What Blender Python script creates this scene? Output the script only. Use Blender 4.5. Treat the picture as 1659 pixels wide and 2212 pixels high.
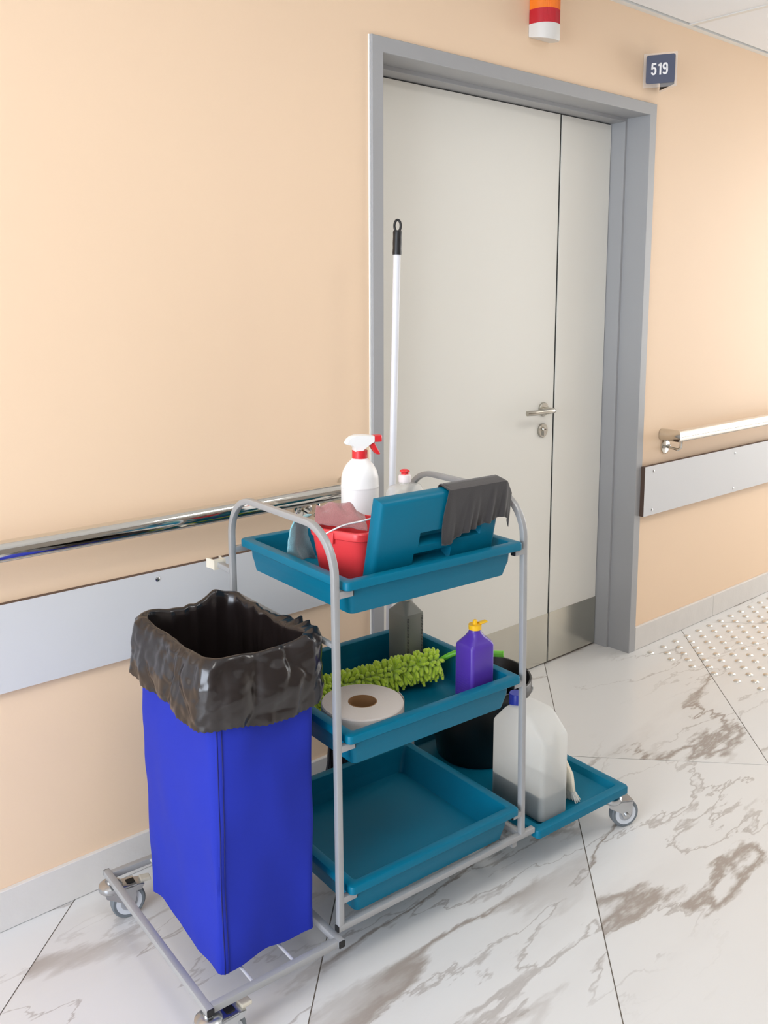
import bpy, bmesh, math, random
from mathutils import Vector, Matrix, noise
random.seed(7)
PI = math.pi
sc = bpy.context.scene
for o in list(bpy.data.objects): bpy.data.objects.remove(o)
COL = sc.collection

# ------------------------------------------------------------------ camera
IW, IH = 1659, 2212
cam_d = bpy.data.cameras.new('camera'); cam = bpy.data.objects.new('camera', cam_d); COL.objects.link(cam)
CX, CY, CZ, YAW, PIT, ROL = -1.69617, -1.98819, 1.42912, 0.71327, -0.14885, -0.00261
FPX, PPX, PPY = 1947.26, 814.096, 938.969
cam_d.sensor_fit = 'HORIZONTAL'; cam_d.sensor_width = 36
cam_d.lens = FPX * 36 / IW
cam_d.shift_x = (IW / 2 - PPX) / IW
cam_d.shift_y = (PPY - IH / 2) / IW
cam_d.clip_start = 0.02
fw = Vector((math.sin(YAW) * math.cos(PIT), math.cos(YAW) * math.cos(PIT), math.sin(PIT)))
rt = Vector((math.cos(YAW), -math.sin(YAW), 0)); up = rt.cross(fw)
rt2 = rt * math.cos(ROL) + up * math.sin(ROL); up2 = up * math.cos(ROL) - rt * math.sin(ROL)
cam.matrix_world = Matrix(((rt2.x, up2.x, -fw.x, CX), (rt2.y, up2.y, -fw.y, CY), (rt2.z, up2.z, -fw.z, CZ), (0, 0, 0, 1)))
sc.camera = cam

# ------------------------------------------------------------------ light
w = bpy.data.worlds.new('world'); sc.world = w; w.use_nodes = True
w.node_tree.nodes['Background'].inputs[0].default_value = (0.80, 0.90, 1.0, 1)
w.node_tree.nodes['Background'].inputs[1].default_value = 1.0
def area(name, loc, rot, sx, sy, power, col):
    l = bpy.data.lights.new(name, 'AREA'); l.shape = 'RECTANGLE'; l.size = sx; l.size_y = sy
    l.energy = power; l.color = col
    o = bpy.data.objects.new(name, l); COL.objects.link(o); o.location = loc; o.rotation_euler = rot
    return o
XL, XR, YF, CEIL = -4.6, 6.0, -3.0, 2.4634
# daylight entering through the two end windows of the corridor
area('window_daylight_right', (XR - 0.06, -1.5, 1.4), (0, PI / 2, 0), 2.1, 2.6, 88, (1.0, 0.985, 0.96))
area('window_daylight_left', (XL + 0.06, -1.65, 1.35), (0, -PI / 2, 0), 2.0, 2.3, 142, (0.80, 0.88, 1.0))
sc.view_settings.view_transform = 'Standard'; sc.view_settings.look = 'None'
sc.view_settings.gamma = 1.0; sc.view_settings.use_curve_mapping = False
sc.view_settings.exposure = 0.07

# ------------------------------------------------------------------ materials
def lin(c):
    return tuple(((x / 255) / 12.92 if x / 255 <= 0.04045 else ((x / 255 + 0.055) / 1.055) ** 2.4) for x in c) + (1,)
MATS = {}
def mat(name, rgb, rough=0.5, metal=0.0, bump=0.0, bscale=60.0, var=0.0, vscale=8.0, spec=0.5, sheen=0.0, coat=0.0, aniso=0.0, stretch=(1, 1, 1)):
    m = bpy.data.materials.new(name); m.use_nodes = True; nt = m.node_tree; b = nt.nodes['Principled BSDF']
    b.inputs['Base Color'].default_value = lin(rgb); b.inputs['Roughness'].default_value = rough
    b.inputs['Metallic'].default_value = metal; b.inputs['Specular IOR Level'].default_value = spec
    b.inputs['Sheen Weight'].default_value = sheen; b.inputs['Coat Weight'].default_value = coat
    if bump or var:
        tc = nt.nodes.new('ShaderNodeTexCoord'); mp = nt.nodes.new('ShaderNodeMapping'); mp.inputs['Scale'].default_value = stretch
        nt.links.new(tc.outputs['Object'], mp.inputs['Vector'])
    if bump:
        n = nt.nodes.new('ShaderNodeTexNoise'); n.inputs['Scale'].default_value = bscale; n.inputs['Detail'].default_value = 4
        bp = nt.nodes.new('ShaderNodeBump'); bp.inputs['Strength'].default_value = bump; bp.inputs['Distance'].default_value = 0.002
        nt.links.new(mp.outputs[0], n.inputs['Vector']); nt.links.new(n.outputs['Fac'], bp.inputs['Height']); nt.links.new(bp.outputs[0], b.inputs['Normal'])
    if var:
        n2 = nt.nodes.new('ShaderNodeTexNoise'); n2.inputs['Scale'].default_value = vscale; n2.inputs['Detail'].default_value = 3
        mx = nt.nodes.new('ShaderNodeMix'); mx.data_type = 'RGBA'; mx.blend_type = 'MULTIPLY'
        mr = nt.nodes.new('ShaderNodeMapRange'); mr.inputs['To Min'].default_value = 1 - var; mr.inputs['To Max'].default_value = 1.0
        nt.links.new(mp.outputs[0], n2.inputs['Vector']); nt.links.new(n2.outputs['Fac'], mr.inputs['Value'])
        mx.inputs[0].default_value = 1.0; mx.inputs[6].default_value = lin(rgb)
        nt.links.new(mr.outputs[0], mx.inputs[7]); nt.links.new(mx.outputs[2], b.inputs['Base Color'])
    MATS[name] = m
    return m
mat('peach_paint', (243, 213, 181), 0.55, bump=0.08, bscale=140, var=0.03, vscale=2.0)
mat('front_paint', (146, 140, 134), 0.6, bump=0.05)  # unseen opposite wall, grey kept dark to cut bounce light on front faces
mat('white_paint', (238, 236, 230), 0.6, bump=0.05)
mat('ceiling_board', (240, 242, 244), 0.8, bump=0.06, bscale=200)
mat('ceiling_metal', (228, 228, 224), 0.4)
mat('stud_steel', (226, 225, 220), 0.26, metal=1.0)
mat('grey_frame', (164, 164, 165), 0.34, var=0.03, vscale=3)
mat('door_laminate', (233, 230, 221), 0.42, bump=0.03, bscale=250)
mat('brushed_steel', (206, 203, 192), 0.22, metal=1.0, var=0.08, vscale=14, stretch=(1, 1, 0.1))
mat('satin_steel', (186, 182, 172), 0.24, metal=1.0)
mat('chrome', (214, 212, 206), 0.09, metal=1.0)
mat('zinc', (200, 202, 204), 0.24, metal=1.0, var=0.1, vscale=30)
mat('dark', (16, 16, 16), 0.6)
mat('guard_laminate', (212, 212, 213), 0.45, bump=0.03, bscale=220)
mat('guard_edge', (88, 68, 56), 0.6)
mat('skirting_tile', (226, 221, 215), 0.5, bump=0.25, bscale=70, var=0.10, vscale=18)
mat('grout', (120, 110, 99), 0.8)
mat('sealant', (245, 243, 238), 0.5)
mat('teal_plastic', (0, 106, 134), 0.40, bump=0.06, bscale=420, spec=0.24)
mat('silver_paint', (164, 164, 164), 0.32, metal=0.15, var=0.04, vscale=20)
mat('silver_rod', (205, 205, 207), 0.3, metal=0.3)
mat('black_plastic', (22, 21, 22), 0.42)
mat('black_gloss', (13, 13, 14), 0.30)
mat('beige_plastic', (222, 214, 196), 0.45)
mat('tyre', (108, 114, 118), 0.55)
mat('wheel_ring', (205, 208, 212), 0.4)
mat('wheel_hub', (170, 172, 176), 0.35, metal=0.4)
mat('blue_fabric', (33, 48, 162), 0.7, bump=0.22, bscale=14, spec=0.2)
mat('blue_stitch', (18, 24, 92), 0.8)
mat('liner_plastic', (32, 26, 25), 0.20, spec=0.6, bump=0.08, bscale=30)
mat('red_plastic', (226, 62, 66), 0.34, bump=0.03, bscale=300)
mat('pink_terry', (176, 118, 116), 0.95, bump=1.0, bscale=520, sheen=0.5, var=0.25, vscale=260)
mat('teal_terry', (150, 212, 222), 0.95, bump=1.0, bscale=520, sheen=0.5, var=0.3, vscale=220)
mat('black_cloth', (52, 48, 47), 0.85, bump=0.3, bscale=500, sheen=0.2)
mat('white_bottle', (246, 245, 242), 0.35)
mat('red_cap', (226, 46, 52), 0.35)
mat('white_cap', (236, 226, 224), 0.4)
mat('grey_canister', (122, 122, 114), 0.4)
mat('canister_tick', (72, 72, 68), 0.5)
mat('purple_plastic', (82, 52, 160), 0.32)
mat('yellow_cap', (244, 190, 26), 0.4)
mat('lime_chenille', (206, 234, 66), 0.85, sheen=0.4, var=0.12, vscale=60)
mat('lime_plastic', (120, 206, 60), 0.35)
mat('paper', (214, 203, 193), 0.9, bump=0.25, bscale=300)
mat('cardboard', (150, 110, 70), 0.9)
mat('blue_cap', (30, 52, 165), 0.35)
mat('cream_plastic', (236, 226, 204), 0.45)
mat('bristle', (232, 226, 214), 0.8)
mat('pole_white', (222, 222, 226), 0.3)
mat('dark_strand', (44, 46, 52), 0.9)
mat('orange_lens', (250, 128, 26), 0.25, coat=0.3)
mat('red_lens', (196, 22, 40), 0.25, coat=0.3)
mat('lamp_grey', (222, 218, 212), 0.45)
mat('sign_navy', (74, 80, 102), 0.45)
mat('sign_white', (246, 246, 246), 0.5)
mat('window_bar', (232, 232, 230), 0.4)

def glassy(name, rgb, alpha, rough=0.1):
    m = bpy.data.materials.new(name); m.use_nodes = True; nt = m.node_tree; b = nt.nodes['Principled BSDF']
    b.inputs['Base Color'].default_value = lin(rgb); b.inputs['Roughness'].default_value = rough
    out = nt.nodes['Material Output']; tr = nt.nodes.new('ShaderNodeBsdfTransparent'); mx = nt.nodes.new('ShaderNodeMixShader')
    mx.inputs[0].default_value = alpha
    nt.links.new(tr.outputs[0], mx.inputs[1]); nt.links.new(b.outputs[0], mx.inputs[2]); nt.links.new(mx.outputs[0], out.inputs[0])
    MATS[name] = m
    return m
h_ = glassy('hdpe_shell', (252, 251, 248), 0.72, 0.35)
tl = h_.node_tree.nodes.new('ShaderNodeBsdfTranslucent'); tl.inputs[0].default_value = lin((250, 249, 244)); mxt = h_.node_tree.nodes.new('ShaderNodeMixShader'); mxt.inputs[0].default_value = 0.62
h_.node_tree.links.new(h_.node_tree.nodes['Principled BSDF'].outputs[0], mxt.inputs[1]); h_.node_tree.links.new(tl.outputs[0], mxt.inputs[2])
h_.node_tree.links.new(mxt.outputs[0], [n for n in h_.node_tree.nodes if n.type == 'MIX_SHADER' and n != mxt][0].inputs[2])
glassy('clear_acrylic', (250, 250, 250), 0.14, 0.05)
glassy('clear_bottle', (236, 234, 228), 0.34, 0.06)
glassy('window_glass', (240, 248, 250), 0.06, 0.03)
mat('liquid', (98, 110, 113), 0.2)
mat('soap_liquid', (232, 228, 214), 0.2)
def emit(name, rgb, s):
    m = bpy.data.materials.new(name); m.use_nodes = True; b = m.node_tree.nodes['Principled BSDF']
    b.inputs['Emission Color'].default_value = lin(rgb); b.inputs['Emission Strength'].default_value = s
    MATS[name] = m
emit('lamp_diffuser', (255, 253, 249), 8.6)

def marble():
    m = bpy.data.materials.new('marble_tile'); m.use_nodes = True; nt = m.node_tree; b = nt.nodes['Principled BSDF']
    N = nt.nodes.new; L = nt.links.new
    tc = N('ShaderNodeTexCoord'); oi = N('ShaderNodeObjectInfo')
    mul = N('ShaderNodeVectorMath'); mul.operation = 'MULTIPLY_ADD'
    cmb = N('ShaderNodeCombineXYZ'); sc1 = N('ShaderNodeMath'); sc1.operation = 'MULTIPLY'; sc1.inputs[1].default_value = 37.0
    sc2 = N('ShaderNodeMath'); sc2.operation = 'MULTIPLY'; sc2.inputs[1].default_value = 71.0
    L(oi.outputs['Random'], sc1.inputs[0]); L(oi.outputs['Random'], sc2.inputs[0])
    L(sc1.outputs[0], cmb.inputs[0]); L(sc2.outputs[0], cmb.inputs[1])
    mp = N('ShaderNodeMapping'); mp.inputs['Rotation'].default_value = (0, 0, math.radians(-3)); 
    L(tc.outputs['Object'], mp.inputs['Vector'])
    st = N('ShaderNodeMapping'); st.inputs['Scale'].default_value = (0.34, 1.25, 1.0)
    L(mp.outputs[0], st.inputs['Vector'])
    mul.inputs[1].default_value = (1, 1, 1); L(st.outputs[0], mul.inputs[0]); L(cmb.outputs[0], mul.inputs[2])
    # warp
    wn = N('ShaderNodeTexNoise'); wn.inputs['Scale'].default_value = 3.2; wn.inputs['Detail'].default_value = 6; wn.inputs['Roughness'].default_value = 0.62
    L(mul.outputs[0], wn.inputs['Vector'])
    sub = N('ShaderNodeVectorMath'); sub.operation = 'SUBTRACT'; sub.inputs[1].default_value = (0.5, 0.5, 0.5); L(wn.outputs['Color'], sub.inputs[0])
    scl = N('ShaderNodeVectorMath'); scl.operation = 'SCALE'; scl.inputs['Scale'].default_value = 0.36; L(sub.outputs[0], scl.inputs[0])
    add = N('ShaderNodeVectorMath'); add.operation = 'ADD'; L(mul.outputs[0], add.inputs[0]); L(scl.outputs[0], add.inputs[1])
    def ridge(scale, width, seedoff, detail=2.0):
        o = N('ShaderNodeVectorMath'); o.operation = 'ADD'; o.inputs[1].default_value = (seedoff, seedoff * 1.7, seedoff * 0.3); L(add.outputs[0], o.inputs[0])
        n = N('ShaderNodeTexNoise'); n.inputs['Scale'].default_value = scale; n.inputs['Detail'].default_value = detail; n.inputs['Roughness'].default_value = 0.5
        L(o.outputs[0], n.inputs['Vector'])
        s = N('ShaderNodeMath'); s.operation = 'SUBTRACT'; s.inputs[1].default_value = 0.5; L(n.outputs['Fac'], s.inputs[0])
        a = N('ShaderNodeMath'); a.operation = 'ABSOLUTE'; L(s.outputs[0], a.inputs[0])
        r = N('ShaderNodeMapRange'); r.interpolation_type = 'SMOOTHSTEP'; r.inputs['From Min'].default_value = 0.0; r.inputs['From Max'].default_value = width
        r.inputs['To Min'].default_value = 1.0; r.inputs['To Max'].default_value = 0.0; L(a.outputs[0], r.inputs['Value'])
        return r.outputs[0]
    def mask(scale, lo, hi, off):
        o = N('ShaderNodeVectorMath'); o.operation = 'ADD'; o.inputs[1].default_value = (off, -off, off); L(mul.outputs[0], o.inputs[0])
        n = N('ShaderNodeTexNoise'); n.inputs['Scale'].default_value = scale; n.inputs['Detail'].default_value = 3; L(o.outputs[0], n.inputs['Vector'])
        r = N('ShaderNodeMapRange'); r.inputs['From Min'].default_value = lo; r.inputs['From Max'].default_value = hi; L(n.outputs['Fac'], r.inputs['Value'])
        return r.outputs[0]
    def mulf(a, b_):
        m_ = N('ShaderNodeMath'); m_.operation = 'MULTIPLY'; L(a, m_.inputs[0])
        if isinstance(b_, float): m_.inputs[1].default_value = b_
        else: L(b_, m_.inputs[1])
        return m_.outputs[0]
    big = mulf(ridge(1.5, 0.016, 3.1, 2.5), mask(1.6, 0.42, 0.56, 2.0))
    fine = mulf(ridge(3.4, 0.012, 9.7, 3.0), mask(1.9, 0.42, 0.58, 5.0))
    cloud = mulf(ridge(1.5, 0.085, 3.1, 2.5), mask(1.7, 0.44, 0.68, 2.0))
    def mixc(base, colr, fac):
        mx = N('ShaderNodeMix'); mx.data_type = 'RGBA'; L(fac, mx.inputs[0])
        if isinstance(base, tuple): mx.inputs[6].default_value = base
        else: L(base, mx.inputs[6])
        mx.inputs[7].default_value = colr
        return mx.outputs[2]
    c = mixc(lin((222, 220, 217)), lin((184, 177, 171)), mulf(cloud, 0.30))
    c = mixc(c, lin((158, 148, 140)), mulf(fine, 0.6))
    c = mixc(c, lin((150, 137, 126)), mulf(big, 0.85))
    L(c, b.inputs['Base Color']); b.inputs['Roughness'].default_value = 0.22; b.inputs['Specular IOR Level'].default_value = 0.45
    MATS['marble_tile'] = m
marble()

# ------------------------------------------------------------------ mesh helpers
def finish(me, smooth=35):
    if smooth:
        me.polygons.foreach_set('use_smooth', [True] * len(me.polygons)); me.set_sharp_from_angle(angle=math.radians(smooth))
    me.update()
class MB:
    """collects geometry for ONE mesh"""
    def __init__(s): s.v = []; s.f = []; s.m = []
    def add(s, vs, fs, mi=0):
        k = len(s.v); s.v += [tuple(p) for p in vs]; s.f += [tuple(i + k for i in f) for f in fs]; s.m += [mi] * len(fs); return s
    def box(s, x0, x1, y0, y1, z0, z1, mi=0):
        vs = [(x, y, z) for z in (z0, z1) for y in (y0, y1) for x in (x0, x1)]
        return s.add(vs, [(0, 2, 3, 1), (4, 5, 7, 6), (0, 1, 5, 4), (2, 6, 7, 3), (0, 4, 6, 2), (1, 3, 7, 5)], mi)
    def loft(s, secs, cap0=True, cap1=True, closed=True, mi=0):
        n = len(secs[0]); vs = [p for q in secs for p in q]; fs = []
        for i in range(len(secs) - 1):
            for j in range(n if closed else n - 1):
                a = i * n + j; b_ = i * n + (j + 1) % n
                fs.append((a, b_, b_ + n, a + n))
        if cap0: fs.append(tuple(range(n - 1, -1, -1)))
        if cap1: fs.append(tuple(range((len(secs) - 1) * n, len(secs) * n)))
        return s.add(vs, fs, mi)
    def sweep(s, path, prof, closed=False, upv=(0, 0, 1), mi=0, scale=None):
        """prof: 2-D points; frame by projecting upv"""
        P_ = [Vector(p) for p in path]; n = len(P_); secs = []; upv = Vector(upv); lastb = None
        for i in range(n):
            if closed: t = P_[(i + 1) % n] - P_[i - 1]
            else: t = P_[min(i + 1, n - 1)] - P_[max(i - 1, 0)]
            t.normalize(); a = t.cross(upv)
            if a.length < 1e-4: a = lastb if lastb is not None else t.cross(Vector((1, 0, 0)))
            a.normalize(); lastb = a; b_ = a.cross(t)
            k = scale[i] if scale else 1.0
            secs.append([P_[i] + a * x * k + b_ * y * k for x, y in prof])
        if closed: secs.append(secs[0])
        return s.loft(secs, not closed, not closed, mi=mi)
    def lathe(s, prof, c=(0, 0, 0), n=28, axis='z', mi=0, cap0=True, cap1=True):
        secs = []
        for r, h in prof:
            q = []
            for j in range(n):
                a = 2 * PI * j / n; x, y = r * math.cos(a), r * math.sin(a)
                if axis == 'z': p = (c[0] + x, c[1] + y, c[2] + h)
                elif axis == 'y': p = (c[0] + y, c[1] + h, c[2] + x)
                else: p = (c[0] + h, c[1] + x, c[2] + y)
                q.append(p)
            secs.append(q)
        return s.loft(secs, cap0, cap1, mi=mi)
    def mesh(s, name, mats, smooth=35, bevel=0.0, seg=2, off=None, weld=False):
        me = bpy.data.meshes.new(name)
        vs = s.v if off is None else [(a - off[0], b_ - off[1], c_ - off[2]) for a, b_, c_ in s.v]
        me.from_pydata(vs, [], s.f)
        for k in (mats if isinstance(mats, (list, tuple)) else [mats]): me.materials.append(MATS[k])
        me.polygons.foreach_set('material_index', s.m)
        bm = bmesh.new(); bm.from_mesh(me)
        if weld: bmesh.ops.remove_doubles(bm, verts=bm.verts, dist=1e-5)
        bmesh.ops.recalc_face_normals(bm, faces=bm.faces)
        if bevel:
            ed = [e for e in bm.edges if len(e.link_faces) == 2 and e.calc_face_angle() > math.radians(40)]
            bmesh.ops.bevel(bm, geom=ed, offset=bevel, segments=seg, affect='EDGES', profile=0.6, clamp_overlap=True)
        bm.to_mesh(me); bm.free(); finish(me, smooth)
        return me
def circ(r, n=12): return [(r * math.cos(2 * PI * i / n), r * math.sin(2 * PI * i / n)) for i in range(n)]
def rsq(h, r=0.0025, n=2):
    out = []
    for cx, cy, a0 in ((h - r, h - r, 0), (-h + r, h - r, 90), (-h + r, -h + r, 180), (h - r, -h + r, 270)):
        for i in range(n + 1):
            a = math.radians(a0 + 90 * i / n); out.append((cx + r * math.cos(a), cy + r * math.sin(a)))
    return out
def rrect(cx, cy, hx, hy, r, z, n=4):
    r = min(r, hx * 0.999, hy * 0.999); out = []
    for sx, sy, a0 in ((1, 1, 0), (-1, 1, 90), (-1, -1, 180), (1, -1, 270)):
        for i in range(n + 1):
            a = math.radians(a0 + 90 * i / n); out.append((cx + sx * (hx - r) + r * math.cos(a), cy + sy * (hy - r) + r * math.sin(a), z))
    return out
def rotz(pts, a, c=(0, 0)):
    ca, sa = math.cos(a), math.sin(a)
    return [(c[0] + (x - c[0]) * ca - (y - c[1]) * sa, c[1] + (x - c[0]) * sa + (y - c[1]) * ca, z) for x, y, z in pts]
def smoothpath(pts, n=8):
    """Catmull-Rom"""
    P_ = [Vector(p) for p in pts]; out = []
    for i in range(len(P_) - 1):
        p0, p1, p2, p3 = P_[max(i - 1, 0)], P_[i], P_[i + 1], P_[min(i + 2, len(P_) - 1)]
        for k in range(n):
            t = k / n
            out.append(0.5 * ((2 * p1) + (p2 - p0) * t + (2 * p0 - 5 * p1 + 4 * p2 - p3) * t * t + (3 * p1 - p0 - 3 * p2 + p3) * t ** 3))
    out.append(P_[-1]); return out

# ------------------------------------------------------------------ object helpers
def obj(name, me, parent=None, loc=None, rot=None):
    o = bpy.data.objects.new(name, me); COL.objects.link(o)
    if parent is not None: o.parent = parent
    if loc: o.location = loc
    if rot: o.rotation_euler = rot
    return o
def tag(o, label=None, cat=None, group=None, kind=None):
    if label: o['label'] = label
    if cat: o['category'] = cat
    if group: o['group'] = group
    if kind: o['kind'] = kind
    return o
# trolley frame: u along the trolley, v towards the wall
TX, TY, TH = -0.6394, -0.6432, -0.063973
TM = Matrix.Translation((TX, TY, 0)) @ Matrix.Rotation(TH, 4, 'Z')
class Thing:
    """Empty (or single mesh) at the base of a thing; parts are given in trolley coordinates (tro) or world coordinates"""
    def __init__(s, name, label, cat, base, group=None, tro=True, kind=None):
        s.base = base; s.e = bpy.data.objects.new(name, None); COL.objects.link(s.e); s.e.empty_display_size = 0.05
        s.e.matrix_world = (TM @ Matrix.Translation(base)) if tro else Matrix.Translation(base)
        tag(s.e, label, cat, group, kind)
    def part(s, name, mb, mats, parent=None, label=None, kind=None, **kw):
        o = obj(name, mb.mesh(name, mats, off=s.base, **kw), parent or s.e); tag(o, label, None, None, kind); return o
def solo(name, mb, mats, label, cat, base, group=None, tro=True, kind=None, **kw):
    o = obj(name, mb.mesh(name, mats, off=base, **kw)); o.matrix_world = (TM @ Matrix.Translation(base)) if tro else Matrix.Translation(base)
    return tag(o, label, cat, group, kind)

# ================================================================== SETTING
DW, DH, FA, FD1, FS, FD2, GX, KZ = 1.4092, 2.15, 0.0420, 0.0877, 0.0128, 0.1482, 1.0428, 0.2066
# floor: grout bed with marble tiles laid on the diagonal
fl = obj('floor', MB().box(XL - .3, XR + .3, YF - .3, 0.4, -0.06, -0.0016).mesh('floor', 'grout', smooth=0)); tag(fl, 'white marble tile floor laid diagonally', kind='structure')
A0 = math.radians(43.6); MD = Vector((math.cos(A0), math.sin(A0))); ND = Vector((-math.sin(A0), math.cos(A0)))
def clip(poly, inside, cut):
    out = []
    for i in range(len(poly)):
        a, b_ = poly[i], poly[(i + 1) % len(poly)]
        ia, ib = inside(a), inside(b_)
        if ia: out.append(a)
        if ia != ib: out.append(cut(a, b_))
    return out
def clipbox(poly, x0, x1, y0, y1):
    for ax, lim, s in ((0, x0, 1), (0, x1, -1), (1, y0, 1), (1, y1, -1)):
        poly = clip(poly, lambda p: s * (p[ax] - lim) >= 0, lambda a, b_: a.lerp(b_, (lim - a[ax]) / (b_[ax] - a[ax])))
        if len(poly) < 3: return []
    return poly
TLEN, TWID, GAP = 1.270, 0.6253, 0.0028
tile_share = {}
for i in range(-8, 9):
    for j in range(-12, 12):
        m0 = 0.114 + i * TLEN; n0 = 0.024 + j * TWID
        q = [(m0 + GAP / 2, n0 + GAP / 2), (m0 + TLEN - GAP / 2, n0 + GAP / 2), (m0 + TLEN - GAP / 2, n0 + TWID - GAP / 2), (m0 + GAP / 2, n0 + TWID - GAP / 2)]
        poly = [MD * a + ND * b_ for a, b_ in q]; c = (poly[0] + poly[2]) / 2
        full = all(XL < p.x < XR and YF < p.y < 0.17 for p in poly)
        if full and 'full' in tile_share: me = tile_share['full']
        else:
            pc = poly if full else clipbox(poly, XL, XR, YF, 0.17)
            if len(pc) < 3: continue
            k = len(pc)
            mb = MB().add([(p.x - c.x, p.y - c.y, z) for z in (-0.012, 0.0) for p in pc],
                          [tuple(range(k, 2 * k)), tuple(range(k - 1, -1, -1))] + [(a, (a + 1) % k, (a + 1) % k + k, a + k) for a in range(k)])
            me = mb.mesh('tile', 'marble_tile', smooth=0)
            if full: tile_share['full'] = me
        obj('tile', me, fl, (c.x, c.y, 0))
# walls
wb = MB(); wb.box(XL, 0.002, 0, 0.2, 0, CEIL + .1); wb.box(DW - 0.002, XR, 0, 0.2, 0, CEIL + .1); wb.box(0.002, DW - 0.002, 0, 0.2, DH - 0.002, CEIL + .1)
tag(obj('wall_back', wb.mesh('wall_back', 'peach_paint', smooth=0)), 'peach painted corridor wall around the door', kind='structure')
tag(obj('wall_front', MB().box(XL, XR, YF - .2, YF, 0, CEIL + .1).mesh('wall_front', 'front_paint', smooth=0)), 'darkened grey corridor wall opposite the door', kind='structure')
def endwall(name, x0, x1, wn, xi):
    m = MB(); y0, y1, z0, z1 = -2.85, -0.15, 0.3, 2.4
    m.box(x0, x1, YF, y0, 0, CEIL + .1); m.box(x0, x1, y1, 0, 0, CEIL + .1); m.box(x0, x1, y0, y1, 0, z0); m.box(x0, x1, y0, y1, z1, CEIL + .1)
    tag(obj(name, m.mesh(name, 'white_paint', smooth=0)), 'corridor end wall with a window', kind='structure')
    e = bpy.data.objects.new(wn, None); COL.objects.link(e); tag(e, 'tall corridor end window', kind='structure'); e.location = (xi, (y0 + y1) / 2, z0)
    f = MB(); hw = (y1 - y0) / 2
    for a in (-hw, -hw / 3, hw / 3, hw): f.box(-.02, .02, a - .025, a + .025, 0, z1 - z0)
    f.box(-.02, .02, -hw, hw, 0, .05); f.box(-.02, .02, -hw, hw, z1 - z0 - .05, z1 - z0)
    obj('window_frame', f.mesh('window_frame', 'window_bar', smooth=0), e)
    for k in range(3): obj('pane', MB().box(-.003, .003, -hw + k * hw * 2 / 3 + .03, -hw + (k + 1) * hw * 2 / 3 - .03, .05, z1 - z0 - .05).mesh('pane', 'window_glass', smooth=0), e)
endwall('wall_right', XR, XR + .2, 'window_1', XR + .1)
endwall('wall_left', XL - .2, XL, 'window_2', XL - .1)
# ceiling: white boards in a visible metal grid
ce = obj('ceiling', MB().box(XL - .2, XR + .2, YF - .2, 0.2, CEIL + 0.10, CEIL + 0.14).mesh('ceiling', 'ceiling_metal', smooth=0)); tag(ce, 'white suspended ceiling of square boards', kind='structure')
CP = 0.625; LIGHTS = {(-5, 2), (-2, 2), (2, 2), (5, 2)}
nx0 = int((XL - 1.597) / CP) - 1; nx1 = int((XR - 1.597) / CP) + 1
board = MB().box(-CP / 2 + .012, CP / 2 - .012, -CP / 2 + .012, CP / 2 - .012, 0.002, 0.012).mesh('ceiling_board', 'ceiling_board', smooth=0)
for i in range(nx0, nx1):
    for j in range(5):
        x = 1.597 + (i + .5) * CP; y = -0.02 - (j + .5) * CP
        if x - CP / 2 < XL - CP or x > XR + CP or y + CP / 2 < YF: continue
        if (i, j) in LIGHTS: continue
        obj('ceiling_board', board, ce, (x, y, CEIL))
for i in range(nx0, nx1 + 1):
    x = 1.597 + i * CP
    if XL < x < XR: obj('grid_bar', MB().box(-.012, .012, YF, 0, 0, .022).mesh('grid_bar', 'ceiling_metal', smooth=0), ce, (x, 0, CEIL - .0015))
for j in range(5):
    y = -0.02 - j * CP
    if y > YF and j > 0: obj('grid_bar', MB().box(XL, XR, -.012, .012, 0, .022).mesh('grid_bar', 'ceiling_metal', smooth=0), ce, (0, y, CEIL - .0012))
tr = MB(); tr.box(XL, XR, -.024, 0, CEIL - .003, CEIL + .02)
tag(obj('trim_1', tr.mesh('trim', 'ceiling_metal', smooth=0)), 'white metal angle where ceiling meets the peach wall', kind='structure')
for k, (i, j) in enumerate(sorted(LIGHTS)):
    x = 1.597 + (i + .5) * CP; y = -0.02 - (j + .5) * CP
    t = Thing('ceiling_light', 'square ceiling light panel, %s from the left end of the corridor' % ['first', 'second', 'third', 'fourth'][k], 'light', (x, y, CEIL), 'ceiling light panels', tro=False)
    h = CP / 2 - .012
    f = MB(); f.box(x - h, x + h, y - h, y - h + .02, CEIL + .003, CEIL + .03); f.box(x - h, x + h, y + h - .02, y + h, CEIL + .003, CEIL + .03); f.box(x - h, x - h + .02, y - h + .02, y + h - .02, CEIL + .003, CEIL + .03); f.box(x + h - .02, x + h, y - h + .02, y + h - .02, CEIL + .003, CEIL + .03)
    t.part('frame', f, 'ceiling_metal', smooth=0)
    t.part('diffuser', MB().box(x - h + .02, x + h - .02, y - h + .02, y + h - .02, CEIL + .006, CEIL + .012), 'lamp_diffuser', smooth=0)
# skirting tiles
def skirting(name, x0, x1, first):
    e = bpy.data.objects.new(name, None); COL.objects.link(e); e.location = (x0, 0, 0); tag(e, 'pale stone-look skirting tiles along the wall', kind='structure')
    x = x0; nxt = first
    while x < x1 - .01:
        xe = min(nxt, x1)
        obj('skirting_tile', MB().box(x - x0 + .0008, xe - x0 - .0008, -.012, 0, 0.001, .0985).mesh('skirting_tile', 'skirting_tile', smooth=0, bevel=.0012, seg=1), e)
        x = xe; nxt = xe + .625
skirting('baseboard_left', XL, -0.0005, XL + .3); skirting('baseboard_right', DW + .0005, XR, 2.03)
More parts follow.
